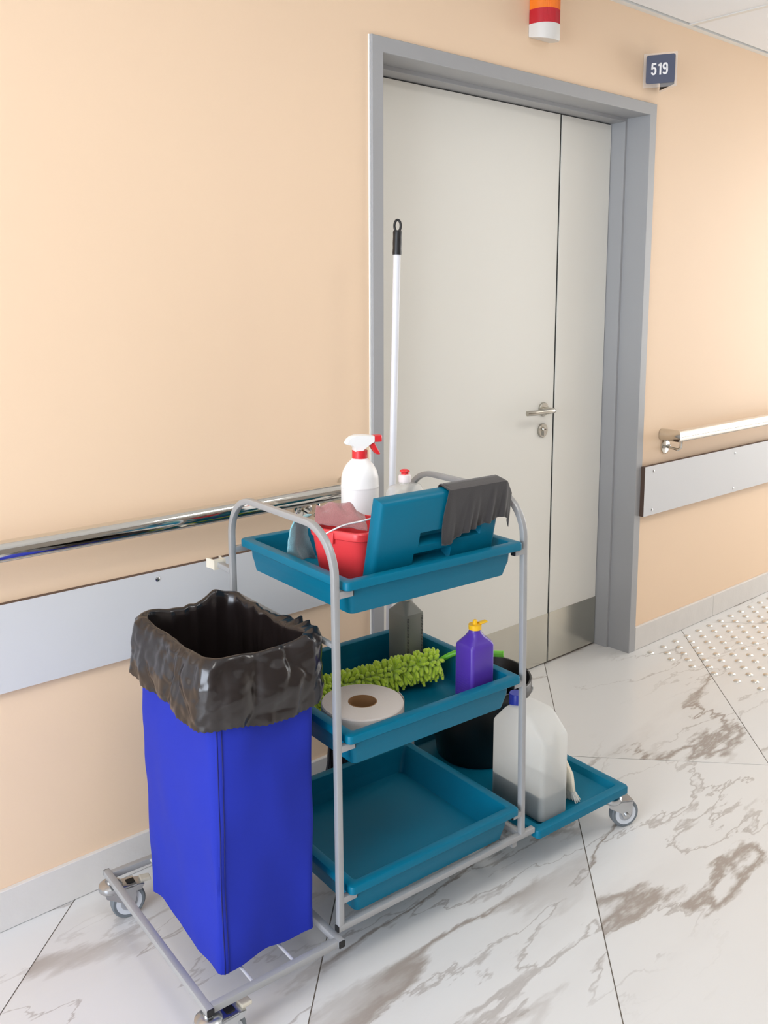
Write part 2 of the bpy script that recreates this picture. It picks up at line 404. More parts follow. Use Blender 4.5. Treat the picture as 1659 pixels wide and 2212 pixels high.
# guard boards
def guard(x0, x1, label, screws, yf=-.017, yb=-.001):
    m = MB().box(x0, x1, yf, yb, .5680, .7700)
    me = m.mesh('guard_board', ['guard_laminate', 'guard_edge'], smooth=0, off=(x0, 0, .568))
    for p in me.polygons: p.material_index = 0 if p.normal.y < -.5 else 1
    o = obj('guard_board', me, loc=(x0, 0, .568)); tag(o, label, 'wall guard')
    for sx, sz in screws:
        s = MB().lathe([(.0062, 0), (.0062, -.0012), (.004, -.0026), (.0005, -.003)], (sx - x0, yf, sz - .568), 14, 'y')
        obj('screw_cap', s.mesh('screw_cap', 'zinc'), o)
guard(XL + .02, -0.004, 'long light grey wall guard board left of the door, behind the trolley', [(-.705, .751), (-.705, .588), (-1.36, .751), (-1.36, .588), (-.06, .751), (-.06, .588)])
guard(DW - .008, 4.6, 'light grey wall guard board right of the door, below the handrail end', [(1.462, .747), (1.461, .588), (2.116, .745), (2.116, .585), (2.77, .745), (2.77, .585)], -.031, -.0125)
# handrails
def handrail(xa, xb, z, r, label, brackets, ret):
    t = Thing('handrail', label, 'handrail', (ret, 0, z), tro=False)
    far = xb if abs(ret - xa) < abs(ret - xb) else xa
    sgn = 1 if far > ret else -1
    m = MB(); m.sweep([(ret, -.002, z), (ret, -.074, z)], circ(r, 24), upv=(0, 0, 1))
    # mitred rail
    m2 = MB(); secs = []
    n = 24
    for x, mit in ((ret, 1), (far, 0)):
        q = []
        for k in range(n):
            a = 2 * PI * k / n; dy, dz = r * math.cos(a), r * math.sin(a)
            q.append((x + (sgn * dy if mit else 0), -.074 + dy, z + dz))
        secs.append(q)
    m2.loft(secs)
    ms = []
    for k in range(n):
        a = 2 * PI * k / n; dx, dz = r * math.cos(a), r * math.sin(a)
        ms.append(((ret + dx, -.002, z + dz), (ret + dx, -.074 + sgn * dx, z + dz)))
    mr = MB().loft([[a for a, b_ in ms], [b_ for a, b_ in ms]])
    t.part('rail_tube', m2, 'chrome', smooth=40); t.part('return_end', mr, 'chrome', smooth=40)
    for bx in brackets:
        p = MB().lathe([(.030, 0), (.030, -.005), (.026, -.007), (.001, -.007)], (bx, -.001, z - .052), 24, 'y')
        b_ = t.part('wall_plate', p, 'chrome')
        for s in (-1, 1): t.part('bolt', MB().lathe([(.0075, 0), (.0075, -.005), (.005, -.007), (.001, -.007)], (bx + s * .019, -.008, z - .052), 6, 'y'), 'zinc', parent=b_)
        path = [(bx, -.006, z - .052), (bx, -.058, z - .058)] + [(bx, -.058 - .016 * math.sin(a), z - .042 - .016 * math.cos(a)) for a in (.3, .7, 1.1, 1.5)] + [(bx, -.074, z - r + .002)]
        t.part('bracket_rod', MB().sweep(path, circ(.0055, 10), upv=(1, 0, 0)), 'chrome')
    return t
handrail(XL + .3, -.13, .9050, .0235, 'chrome handrail on the wall left of the door, passing behind the trolley', [-.252, -1.75, -3.2], -.105)
handrail(1.56, 4.6, .8830, .0245, 'chrome handrail on the wall right of the door', [1.585, 3.0, 4.3], 1.56)

# ------------------------------------------------------------------ door
door = bpy.data.objects.new('door_1', None); COL.objects.link(door); door.location = (0, 0, 0); tag(door, 'one-and-a-half leaf hospital door in a grey steel frame', kind='structure')
prof = [(0, .0), (0, -.0105), (.0015, -.012), (FA - .0015, -.012), (FA, -.0105), (FA, FD1), (FA + FS - .001, FD1), (FA + FS, FD1 + .001), (FA + FS, FD2 + .06), (.0, FD2 + .05)]
fm = MB().loft([[(w_, y, 0) for w_, y in prof], [(w_, y, DH - w_) for w_, y in prof], [(DW - w_, y, DH - w_) for w_, y in prof], [(DW - w_, y, 0) for w_, y in prof]], True, True)
obj('door_frame', fm.mesh('door_frame', 'grey_frame', smooth=30), door)
obj('sealant_line', MB().box(-.0045, -.0002, -.004, 0, 0.099, DH).mesh('sealant_line', 'sealant', smooth=0), door)
XI = FA + FS
zt = DH - XI - .004
lw = obj('wide_leaf', MB().box(XI + .002, GX - .0050, FD2, FD2 + .045, .006, zt).mesh('wide_leaf', 'door_laminate', smooth=0, bevel=.0008, seg=1), door)
ln = obj('narrow_leaf', MB().box(GX + .0050, DW - XI - .003, FD2, FD2 + .045, .006, zt).mesh('narrow_leaf', 'door_laminate', smooth=0, bevel=.0008, seg=1), door)
obj('gap_shade_seal', MB().box(GX - .0048, GX + .0048, FD2 + .003, FD2 + .05, 0.002, zt + .002).mesh('gap_shade_seal', 'dark', smooth=0), door)  # dark seal strip; also blackens the gap as its shade, stops leaking light
obj('edge_light_block', MB().box(XI, DW - XI, FD2 + .046, FD2 + .055, zt - .01, zt + .005).box(DW - XI - .012, DW - XI, FD2 + .046, FD2 + .055, 0, zt).box(XI, DW - XI, FD2 + .046, FD2 + .055, 0, .012).mesh('edge_light_block', 'dark', smooth=0), door)  # unseen dark strips added behind the leaf edges to keep light out
obj('kick_plate', MB().box(XI + .002, GX - .0046, FD2 - .0012, FD2, .007, KZ).mesh('kick_plate', 'brushed_steel', smooth=0), lw)
obj('kick_plate', MB().box(GX + .0046, DW - XI - .003, FD2 - .0012, FD2, .007, KZ).mesh('kick_plate', 'brushed_steel', smooth=0), ln)
HX, HZ = .977, 1.020
rp = [(.0265, 0), (.0265, -.006), (.0245, -.008), (.001, -.008)]
obj('handle_rosette', MB().lathe(rp, (HX, FD2, HZ), 32, 'y').mesh('handle_rosette', 'satin_steel'), lw)
lever = smoothpath([(HX, FD2 - .006, HZ), (HX, FD2 - .034, HZ), (HX - .004, FD2 - .053, HZ), (HX - .020, FD2 - .060, HZ), (HX - .07, FD2 - .060, HZ), (HX - .122, FD2 - .057, HZ + .0), (HX - .150, FD2 - .050, HZ)], 6)
obj('lever_handle', MB().sweep(lever, circ(.0095, 16)).mesh('lever_handle', 'satin_steel', smooth=50), lw)
es = obj('lock_escutcheon', MB().lathe(rp, (HX - .002, FD2, .940), 32, 'y').mesh('lock_escutcheon', 'satin_steel'), lw)
cyl = MB().lathe([(.0085, 0), (.0085, -.014), (.0078, -.015), (.001, -.015)], (HX - .002, FD2, .945), 20, 'y'); cyl.box(HX - .007, HX + .003, FD2 - .0145, FD2, .921, .945)
obj('lock_cylinder', cyl.mesh('lock_cylinder', 'chrome'), lw)
obj('keyhole', MB().box(HX - .0045, HX + .0035, FD2 - .0158, FD2 - .015, .9435, .9462).mesh('keyhole', 'dark', smooth=0), lw)

# ------------------------------------------------------------------ wall things
# signal lamp
t = Thing('signal_lamp', 'orange and red call signal lamp with grey base above the door', 'lamp', (.725, 0, 2.2540), tro=False)
def dsec(z, k=1.0, hw=.053, dp=.070):
    pts = []
    for i in range(17):
        a = PI * i / 16; pts.append((.725 + hw * k * math.cos(a) * (1 if True else 0), -.001 - (dp * k) * (math.sin(a) ** .75), z))
    return pts
def bottom(z0, tilt): return [(x, y, z0 + tilt * (1 - min(1, -y / .075))) for x, y, _ in dsec(0)]
t.part('lamp_base', MB().loft([[(x * .97 + .725 * .03, y * .96, z - .004) for x, y, z in bottom(2.2530, .012)], bottom(2.2550, .012), dsec(2.2995)]), 'lamp_grey', smooth=30)
def ribbed(z0, z1):
    def sec(z):
        out = []
        for i in range(97):
            a = PI * i / 96; k = 1.0 + (.008 if i % 2 else -.008) * (1 if 2 < i < 94 else 0)
            out.append((.725 + .0515 * k * math.cos(a), -.001 - .0685 * k * (math.sin(a) ** .75), z))
        return out
    return MB().loft([sec(z0), sec(z1)])
t.part('red_lens', ribbed(2.2995, 2.3440), 'red_lens', smooth=60); t.part('orange_lens', ribbed(2.3440, 2.4090), 'orange_lens', smooth=60)
t.part('lamp_cap', MB().loft([dsec(2.4090), dsec(2.4390)]), 'lamp_grey', smooth=30)
# room number sign
P1, P2, P3 = Vector((1.322, -.003, 0)), Vector((1.378, -.106, 0)), Vector((1.432, -.003, 0))
t = Thing('room_sign', 'navy room number sign 519 in a clear holder beside the door frame', 'sign', (1.38, 0, 2.195), tro=False)
d1 = (P2 - P1).normalized(); n1 = Vector((d1.y, -d1.x, 0))
if n1.x > 0: n1 = -n1
def slab(a, b_, z0, z1, th, nrm): 
    m = MB(); A, B = Vector((a.x, a.y, 0)), Vector((b_.x, b_.y, 0)); q = [A, B, B + nrm * th, A + nrm * th]
    return m.loft([[(p.x, p.y, z0) for p in q], [(p.x, p.y, z1) for p in q]])
ha = slab(P1, P2, 2.196, 2.316, .002, n1)
holder = t.part('clear_holder', ha, 'clear_acrylic', smooth=0)
t.part('clear_wing', slab(P2, P3, 2.196, 2.316, .002, Vector((1, 0, 0))), 'clear_acrylic', smooth=0)
LN = (P2 - P1).length
def onsign(a, z, off): p = P1 + d1 * a + n1 * off; return (p.x, p.y, z)
pts = rrect(LN / 2 + .002, 2.259, LN / 2 - .008, .050, .008, 0)
pl = MB().loft([[onsign(a, b_, .0024) for a, b_, _ in pts], [onsign(a, b_, .0040) for a, b_, _ in pts]])
plate = t.part('number_plate', pl, 'sign_navy', smooth=0)
t.part('rear_plate', slab(P2 + Vector((-.004, .006, 0)), P3 + Vector((-.004, -.004, 0)), 2.203, 2.306, -.0015, Vector((1, 0, 0))), 'black_plastic', smooth=0)
dm = MB()
def stroke(pts, smooth=True):
    p = smoothpath([(x, z, 0) for x, z in pts], 5) if smooth else [Vector((x, z, 0)) for x, z in pts]
    dm.sweep([onsign(LN / 2 + .001 + q.x, 2.259 + q.y, .0047) for q in p], [(-.0031, -.0004), (.0031, -.0004), (.0031, .0004), (-.0031, .0004)], upv=n1)
def digit5(o):
    stroke([(o + .0170, .0185), (o + .0015, .0185)], False); stroke([(o + .0038, .0190), (o + .0028, -.0005)], False)
    stroke([(o + .0030, .0005), (o + .0055, .0033), (o + .0095, .0042), (o + .0140, .0015), (o + .0152, -.0060), (o + .0140, -.0135), (o + .0090, -.0175), (o + .0040, -.0150), (o + .0026, -.0105)])
def digit1(o):
    stroke([(o + .0090, -.0205), (o + .0090, .0210)], False); stroke([(o + .0100, .0175), (o + .0015, .0120)], False)
def digit9(o):
    stroke([(o + .0088 + .0064 * math.sin(2 * PI * i / 14), .0085 + .0095 * math.cos(2 * PI * i / 14)) for i in range(15)])
    stroke([(o + .0152, .0090), (o + .0154, -.0060), (o + .0140, -.0135), (o + .0090, -.0175), (o + .0042, -.0150), (o + .0028, -.0110)])
digit5(-.0315); digit1(-.0085); digit9(.0085)
t.part('digits', dm, 'sign_white', parent=plate, smooth=0)
# tactile studs
stud = MB().lathe([(.0138, 0), (.0138, .0014), (.0112, .0044), (.0064, .0060), (.0005, .0065)], (0, 0, 0), 20).mesh('tactile_stud', 'stud_steel')
def project(p):
    d = Vector(p) - Vector((CX, CY, CZ)); zz = d.dot(fw); return PPX + FPX * d.dot(rt2) / zz, PPY - FPX * d.dot(up2) / zz
ORD = ['first', 'second', 'third', 'fourth', 'fifth', 'sixth', 'seventh', 'eighth', 'ninth', 'tenth', 'eleventh', 'twelfth', 'thirteenth', 'fourteenth', 'fifteenth', 'sixteenth', 'seventeenth', 'eighteenth', 'nineteenth', 'twentieth', 'twenty-first', 'twenty-second']
for rr in range(0, 22):
    for cc in range(0, 16):
        x = 1.442 + .0927 * cc + (.0463 if rr % 2 else 0); y = -.066 - .0463 * rr
        px_, py_ = project((x, y, 0))
        if px_ < IW + 40 and (x < 2.6):
            o = obj('tactile_stud', stud, loc=(x, y, 0)); tag(o, 'steel tactile floor stud, %s row out from the wall, %s from the left' % (ORD[rr], ORD[cc]), 'tactile stud', 'steel tactile studs on the floor by the door')

# ================================================================== TROLLEY
TW, BW = .0140, .0150      # post tube, bag-frame tube
ZB = .1173; RZ = ZB + .016 # bag-frame top, rail top
LL, DD = .5556, .4276
tro = Thing('cleaning_trolley', 'silver tubular cleaning trolley with three teal trays and a low teal shelf', 'trolley', (.27, .21, 0))
ZTOP, BR = .988, .098
def leanl(z): return -.007 * max(0, z - RZ)
def leanr(z): return -.0164 * max(0, z - RZ) * 1.15
def endframe(uc, lean):
    h = TW / 2; pts = []
    v0, v1 = h, DD + h * .6
    pts.append((v0, RZ - .0005)); pts.append((v0, ZTOP - h - BR))
    for i in range(1, 10): a = PI / 2 * i / 10; pts.append((v0 + BR - BR * math.cos(a), ZTOP - h - BR + BR * math.sin(a)))
    pts.append((v0 + BR, ZTOP - h)); pts.append((v1 - BR, ZTOP - h))
    for i in range(1, 10): a = PI / 2 * i / 10; pts.append((v1 - BR + BR * math.sin(a), ZTOP - h - BR + BR * math.cos(a)))
    pts.append((v1, ZTOP - h - BR)); pts.append((v1, RZ - .0005))
    return MB().sweep([(uc + lean(z), v, z) for v, z in pts], rsq(h, .0022), upv=(1, 0, 0))
tro.part('handle_frame', endframe(TW / 2, leanl), 'silver_paint', smooth=40)
tro.part('handle_frame', endframe(LL - TW / 2, leanr), 'silver_paint', smooth=40)
def bar(name, a, b_, h=TW / 2, matn='silver_paint', caps=(), upv=(0, 0, 1), parent=None):
    o = tro.part(name, MB().sweep([a, b_], rsq(h, .0015), upv=upv), matn, smooth=40, parent=parent)
    A, B = Vector(a), Vector(b_); d = (B - A).normalized()
    for e in caps:
        c = A if e == 0 else B; s = -1 if e == 0 else 1
        tro.part('end_cap', MB().sweep([c + d * s * .0001, c + d * s * .0022], rsq(h * .96, .0015), upv=upv), 'black_plastic', parent=o, smooth=40)
    return o
# long rails, left ends capped
zr = RZ - TW / 2
bar('long_rail', (.0, TW / 2, zr), (.590, TW / 2, zr), caps=(0,)); bar('long_rail', (.0, DD + TW * .3, zr), (.590, DD + TW * .3, zr), caps=(0,))
bar('cross_rail', (LL - TW / 2, TW, zr), (LL - TW / 2, DD, zr))
# runners below the low shelf
for v in (.05, .47): bar('shelf_runner', (.52, v, .0935), (.935, v, .0935))
bar('cross_rail', (.53, .01, .106), (.53, .48, .106)); 
# bag frame
UL, VF, VB = -.3147, -.019, .508; h = BW / 2; zb = ZB - h
bar('base_bar', (UL + h, VF, zb), (UL + h, VB, zb), h, caps=(0, 1)); bar('base_bar', (-h, VF, zb), (-h, VB, zb), h, caps=(0, 1))
bar('base_bar', (UL + BW, VF + .010, zb), (-BW, VF + .010, zb), h); bar('base_bar', (UL + BW, VB - .014, zb), (-BW, VB - .014, zb), h)
for u in (-.207, -.114):
    tro.part('support_rod', MB().sweep([(u, VF + .014, ZB - .0045), (u, VB - .014, ZB - .0045)], circ(.0032, 10)), 'silver_rod')
br = MB().add([(-.034, .012, ZB - .014), (-.016, .012, ZB - .014), (-.016, .012, ZB - .034), (-.026, .012, ZB - .034), (-.034, .012, ZB - .024), (-.034, .016, ZB - .014), (-.016, .016, ZB - .014), (-.016, .016, ZB - .034), (-.026, .016, ZB - .034), (-.034, .016, ZB - .024)],
              [(0, 1, 2, 3, 4), (9, 8, 7, 6, 5), (0, 5, 6, 1), (1, 6, 7, 2), (2, 7, 8, 3), (3, 8, 9, 4), (4, 9, 5, 0)])
tro.part('hook_bracket', br, 'silver_paint', smooth=0)
# trays
def tray_mb(cx, zt_, hw=.2495, v0=-.0096, v1=.425, depth=.076, lip=.019, chamf=.036, rimw=.023, ins=.014, wall=.004, rr=.010, cf=.010):
    cy, hy = (v0 + v1) / 2, (v1 - v0) / 2; zb_ = zt_ - depth; m = MB(); S = []
    def R(dx, dy, z, r): S.append(rrect(cx, cy, hw - dx, hy - dy, r, z, 5))
    def Q(l, r_, f, b_, z, r): S.append(rrect(cx + (l - r_) / 2, cy + (f - b_) / 2, hw - (l + r_) / 2, hy - (f + b_) / 2, r, z, 5))
    ox, oy = ins + .014, ins
    if depth < .03:
        R(.012, .012, zb_, rr); R(.004, .004, zb_ + .0004, rr); R(0, 0, zb_ + .003, rr); R(0, 0, zt_ - .004, rr); R(.0012, .0012, zt_ - .0012, rr); R(.004, .004, zt_, rr)
        R(rimw - .006, rimw - .006, zt_, .008); R(rimw - .002, rimw - .002, zt_ - .001, .008); R(rimw, rimw, zt_ - .004, .008); R(rimw + .006, rimw + .006, zb_ + wall + .002, .008); R(rimw + .009, rimw + .009, zb_ + wall, .008)
        return m.loft(S)
    lx, rx = .018, .026
    Q(lx + .008, rx + .013, oy + .009, oy + .010, zb_, .012); Q(lx + .007, rx + .012, oy + .008, oy + .009, zb_ + .0008, .012); Q(lx + .003, rx + .004, oy + .003, oy + .004, zb_ + .026, .012); Q(lx + .001, rx + .001, oy + .002, oy + .002, zb_ + .032, .012); Q(lx, rx, oy, oy, zt_ - lip, .012)
    R(.002, .002, zt_ - lip, rr); R(0, 0, zt_ - lip + .002, rr); R(0, 0, zt_ - .004, rr); R(.0012, .0012, zt_ - .0012, rr); R(.004, .004, zt_, rr)
    R(rimw - .003, rimw - .003, zt_, .008); R(rimw - .0006, rimw - .0006, zt_ - .0012, .008); R(rimw, rimw, zt_ - .004, .009)
    Q(lx + .006, rx + .005, oy + .010, oy + .006, zb_ + .036, .010); Q(lx + .007, rx + .007, oy + .010, oy + .008, zb_ + .030, .010); Q(lx + .011, rx + .015, oy + .012, oy + .012, zb_ + wall + .001, .010); Q(lx + .013, rx + .018, oy + .014, oy + .014, zb_ + wall, .010)
    return m.loft(S)
TRAYS = [(.2682, .8762), (.2720, .5512), (.2758, .2142)]
for cx, z in TRAYS:
    tro.part('tray', tray_mb(cx, z), 'teal_plastic', smooth=32)
    zs = z - .019 - TW / 2 - .0005
    for v in (TW / 2, DD + TW * .3):
        a = leanl(zs) + TW; bar('tray_bracket', (a - .001, v, zs), (a + .032, v, zs), caps=(1,))
        a = LL - TW + leanr(zs); bar('tray_bracket', (a + .001, v, zs), (a - .026, v, zs), caps=(1,))
FLOOR = [z - .076 + .004 for _, z in TRAYS]
# low shelf tray at the right
SH0, SH1, SHZ = .594, .951, .1240
tro.part('shelf_tray', tray_mb((SH0 + SH1) / 2, SHZ, (SH1 - SH0) / 2, -.009, .570, depth=.0235, lip=.0232, chamf=.002, rimw=.026, ins=.012, wall=.003, cf=.002), 'teal_plastic', smooth=32)
SHF = SHZ - .0235 + .0030
# casters
def caster(c, ang, ztop, brake):
    """c: (u, v) of the swivel axis; ang: trailing direction"""
    R_ = .040; d = Vector((math.cos(ang), math.sin(ang), 0)); s = Vector((-d.y, d.x, 0)); c3 = Vector((c[0], c[1], 0)); ax = c3 + d * .038 + Vector((0, 0, R_))
    def W_(a, b_, z): p = c3 + d * a + s * b_; return (p.x, p.y, z)
    hz = ztop
    m = MB(); m.lathe([(.010, hz + .002), (.010, hz - .004), (.020, hz - .005), (.0265, hz - .010), (.0275, hz - .017), (.0265, hz - .022), (.0235, hz - .025), (.001, hz - .025)], c3, 28)
    for sd in (-1, 1):
        pr = [(-.018, hz - .020), (.030, hz - .018), (.056, hz - .022), (.052, R_ + .004), (.046, R_ - .011), (.030, R_ - .011), (.022, R_ + .006), (-.014, hz - .034)]
        q0 = [W_(a, sd * .0165, z) for a, z in pr]; q1 = [W_(a, sd * .0185, z) for a, z in pr]
        m.loft([q0, q1])
    pr = [(-.018, -.0185), (.056, -.0185), (.056, .0185), (-.018, .0185)]
    m.loft([[W_(a, b_, hz - .0235) for a, b_ in pr], [W_(a, b_, hz - .0185) for a, b_ in pr]])
    o = tro.part('caster', m, 'zinc', smooth=35)
    def disc(prof_):
        secs = []
        for r, b_ in prof_:
            secs.append([tuple(ax + d * r * math.cos(2 * PI * k / 36) + s * b_ + Vector((0, 0, r * math.sin(2 * PI * k / 36)))) for k in range(36)])
        return MB().loft(secs)
    tro.part('tyre', disc([(.0300, -.0118), (.0365, -.0118), (.0395, -.009), (.040, 0), (.0395, .009), (.0365, .0118), (.0300, .0118)]), 'tyre', parent=o, smooth=40)
    tro.part('wheel_ring', disc([(.0225, -.0124), (.0302, -.0124), (.0302, .0124), (.0225, .0124)]), 'wheel_ring', parent=o, smooth=30)
    tro.part('wheel_hub', disc([(.0010, -.0130), (.0150, -.0130), (.0215, -.0122), (.0225, -.0100), (.0225, .0100), (.0215, .0122), (.0150, .0130), (.0010, .0130)]), 'wheel_hub', parent=o, smooth=30)
    tro.part('axle_bolt', disc([(.001, -.0235), (.004, -.0235), (.0062, -.022), (.0062, .022), (.004, .0235), (.001, .0235)]), 'zinc', parent=o, smooth=30)
    if brake:
        b_ = MB(); q = [(.020, -.0155), (.074, -.0155), (.074, .0155), (.020, .0155)]
        b_.loft([[W_(a, y, hz - .018 - (a - .02) * .16) for a, y in q], [W_(a, y, hz - .0150 - (a - .02) * .16) for a, y in q]])
        for sd in (-1, 1): b_.loft([[W_(a, sd * .0155, z) for a, z in ((.020, hz - .016), (.074, hz - .025), (.066, hz - .037), (.034, hz - .036))], [W_(a, sd * .0172, z) for a, z in ((.020, hz - .016), (.074, hz - .025), (.066, hz - .037), (.034, hz - .036))]])
        tro.part('brake_housing', b_, 'zinc', parent=o, smooth=0)
        q = [(.068, -.011), (.092, -.009), (.092, .009), (.068, .011)]
        tro.part('brake_pedal', MB().loft([[W_(a, y, hz - .0245 - (a - .068) * .10) for a, y in q], [W_(a, y, hz - .0165 - (a - .068) * .10) for a, y in q]]), 'beige_plastic', parent=o, smooth=0, bevel=.002)
        q = [(.036, -.008), (.054, -.008), (.054, .008), (.036, .008)]
        tro.part('brake_latch', MB().loft([[W_(a, y, hz - .019) for a, y in q], [W_(a, y, hz - .0165) for a, y in q]]), 'dark', parent=o, smooth=0)
    return o
caster((UL + h, VB - .022), math.radians(-6), ZB - BW, True)
caster((UL + h, VF + .010), math.radians(4), ZB - BW, True)
caster((SH1 - .034, .022), math.radians(-22), SHZ - .0240, False)
caster((SH1 - .034, .500), math.radians(-10), SHZ - .0240, False)
# tool clips on stubs behind the frames
for uu, ln_ in ((TW / 2, leanl), (LL - TW / 2, leanr)):
    z = .797; u = uu + ln_(z)
    st = bar('clip_stub', (u, DD + TW * .8, z), (u, .497, z))
    u = u if u < .3 else .5499
    m = MB(); m.box(u - .016, u + .015, .496, .504, z - .011, z + .013)
    for s in (-1, 1):
        m.loft([[(u + s * a, v, z - .011) for a, v in ((.010, .504), (.014, .504), (.0155, .520), (.019, .532), (.015, .533), (.0115, .520))], [(u + s * a, v, z + .012) for a, v in ((.010, .504), (.014, .504), (.0155, .520), (.019, .532), (.015, .533), (.0115, .520))]])
    tro.part('tool_clip', m, 'beige_plastic', parent=st, smooth=0)
# hoop that carries the waste bag
BU0, BU1, BV0, BV1, BZT, BZB = -.262, -.030, .036, .372, .742, .1185
bu, bv, bhx, bhy = (BU0 + BU1) / 2, (BV0 + BV1) / 2, (BU1 - BU0) / 2, (BV1 - BV0) / 2
hp = rrect(bu, bv, bhx - .003, bhy - .003, .03, BZT + .0015, 5)
tro.part('bag_hoop', MB().sweep(hp, circ(.0036, 8), closed=True), 'silver_rod')
for v in (.09, .33): tro.part('hoop_stub', MB().sweep([(BU1 - .003, v, BZT + .0015), (leanl(.74) + .004, v, BZT + .0015)], circ(.0036, 8)), 'silver_rod')
bar('hoop_rail', (leanl(.738) + TW / 2, TW, BZT + .0015), (leanl(.738) + TW / 2, DD, BZT + .0015), .005)

# ------------------------------------------------------------------ waste bag
def perim(hx, hy, r, N):
    """N points along a rounded rectangle, by arc length, starting mid right side"""
    base = rrect(0, 0, hx, hy, r, 0, 8); L_ = [0.0]
    for i in range(len(base)): a, b_ = base[i], base[(i + 1) % len(base)]; L_.append(L_[-1] + math.dist(a[:2], b_[:2]))
    out = []
    for k in range(N):
        t_ = L_[-1] * k / N; i = 0
        while L_[i + 1] < t_: i += 1
        f = (t_ - L_[i]) / max(1e-9, L_[i + 1] - L_[i]); a, b_ = base[i], base[(i + 1) % len(base)]
        out.append((a[0] + (b_[0] - a[0]) * f, a[1] + (b_[1] - a[1]) * f))
    return out
bag = Thing('waste_bag', 'royal blue fabric waste bag on the left end of the trolley', 'bag', (bu, bv, BZB))
N = 160; secs = []
top = perim(bhx, bhy, .014, N); bot = perim(bhx - .006, bhy - .004, .008, N)
for i in range(25):
    f = i / 24; z = BZB + .003 + (BZT - .006 - BZB) * f; q = []
    for k in range(N):
        x = bot[k][0] * (1 - f) + top[k][0] * f; y = bot[k][1] * (1 - f) + top[k][1] * f
        ex, ey = abs(x) / bhx, abs(y) / bhy
        cornr = min(ex, ey)                         # 1 near corners
        belly = math.sin(PI * min(1, f * 1.02)) * (1 - cornr ** 2) * .010
        nz = noise.noise(Vector((x * 7, y * 7, z * 5 + 3))) * .017 * (1 - cornr ** 3) + noise.noise(Vector((x * 16 + 9, y * 16, z * 13))) * .0035
        nz *= min(1, (1 - f) * 4 + .15)
        sx = math.copysign(1, x) if ex > ey else 0; sy = math.copysign(1, y) if ey >= ex else 0
        dz = 0
        if f < .12: dz = (1 - f / .12) * (.010 * (1 - cornr) + .003 * math.sin(k * .35))     # hem rises between corners
        push = belly + nz
        q.append((bu + x + sx * push, bv + y + sy * push, z + dz))
    secs.append(q)
bm_ = MB().loft([[(bu + (x - bu) * .2, bv + (y - bv) * .2, BZB + .010) for x, y, z in secs[0]]] + secs, True, False)
body = bag.part('bag_body', bm_, 'blue_fabric', smooth=60)
# corner seam: folded strip with twin stitch lines on the near corner
def front(u, i):
    """point on the near (front) face of the bag at height row i"""
    ring_ = sorted([p for p in secs[i] if p[1] < bv - bhy * .80], key=lambda p: p[0])
    for a_, b_ in zip(ring_, ring_[1:]):
        if a_[0] <= u <= b_[0]:
            f = (u - a_[0]) / max(1e-9, b_[0] - a_[0]); return Vector((u, a_[1] + (b_[1] - a_[1]) * f, a_[2] + (b_[2] - a_[2]) * f))
    return Vector(ring_[0])
cu = [bu - bhx + .006 * (1 - i / 24) for i in range(25)]
s0 = []
for i in range(25):
    p = [front(cu[i] + d_, i) for d_ in (.006, .009, .018, .021)]
    s0.append([tuple(p[0] + Vector((0, -.0002, 0))), tuple(p[1] + Vector((0, -.0014, 0))), tuple(p[2] + Vector((0, -.0014, 0))), tuple(p[3] + Vector((0, -.0002, 0))), tuple(p[2] + Vector((0, .002, 0))), tuple(p[1] + Vector((0, .002, 0)))])
bag.part('corner_seam', MB().loft(s0), 'blue_fabric', smooth=50)
for du in (.0095, .0175):
    bag.part('stitch_line', MB().sweep([front(cu[i] + du, i) + Vector((0, -.0017, 0)) for i in range(25)], circ(.0009, 5), upv=(0, 1, 0)), 'blue_stitch')

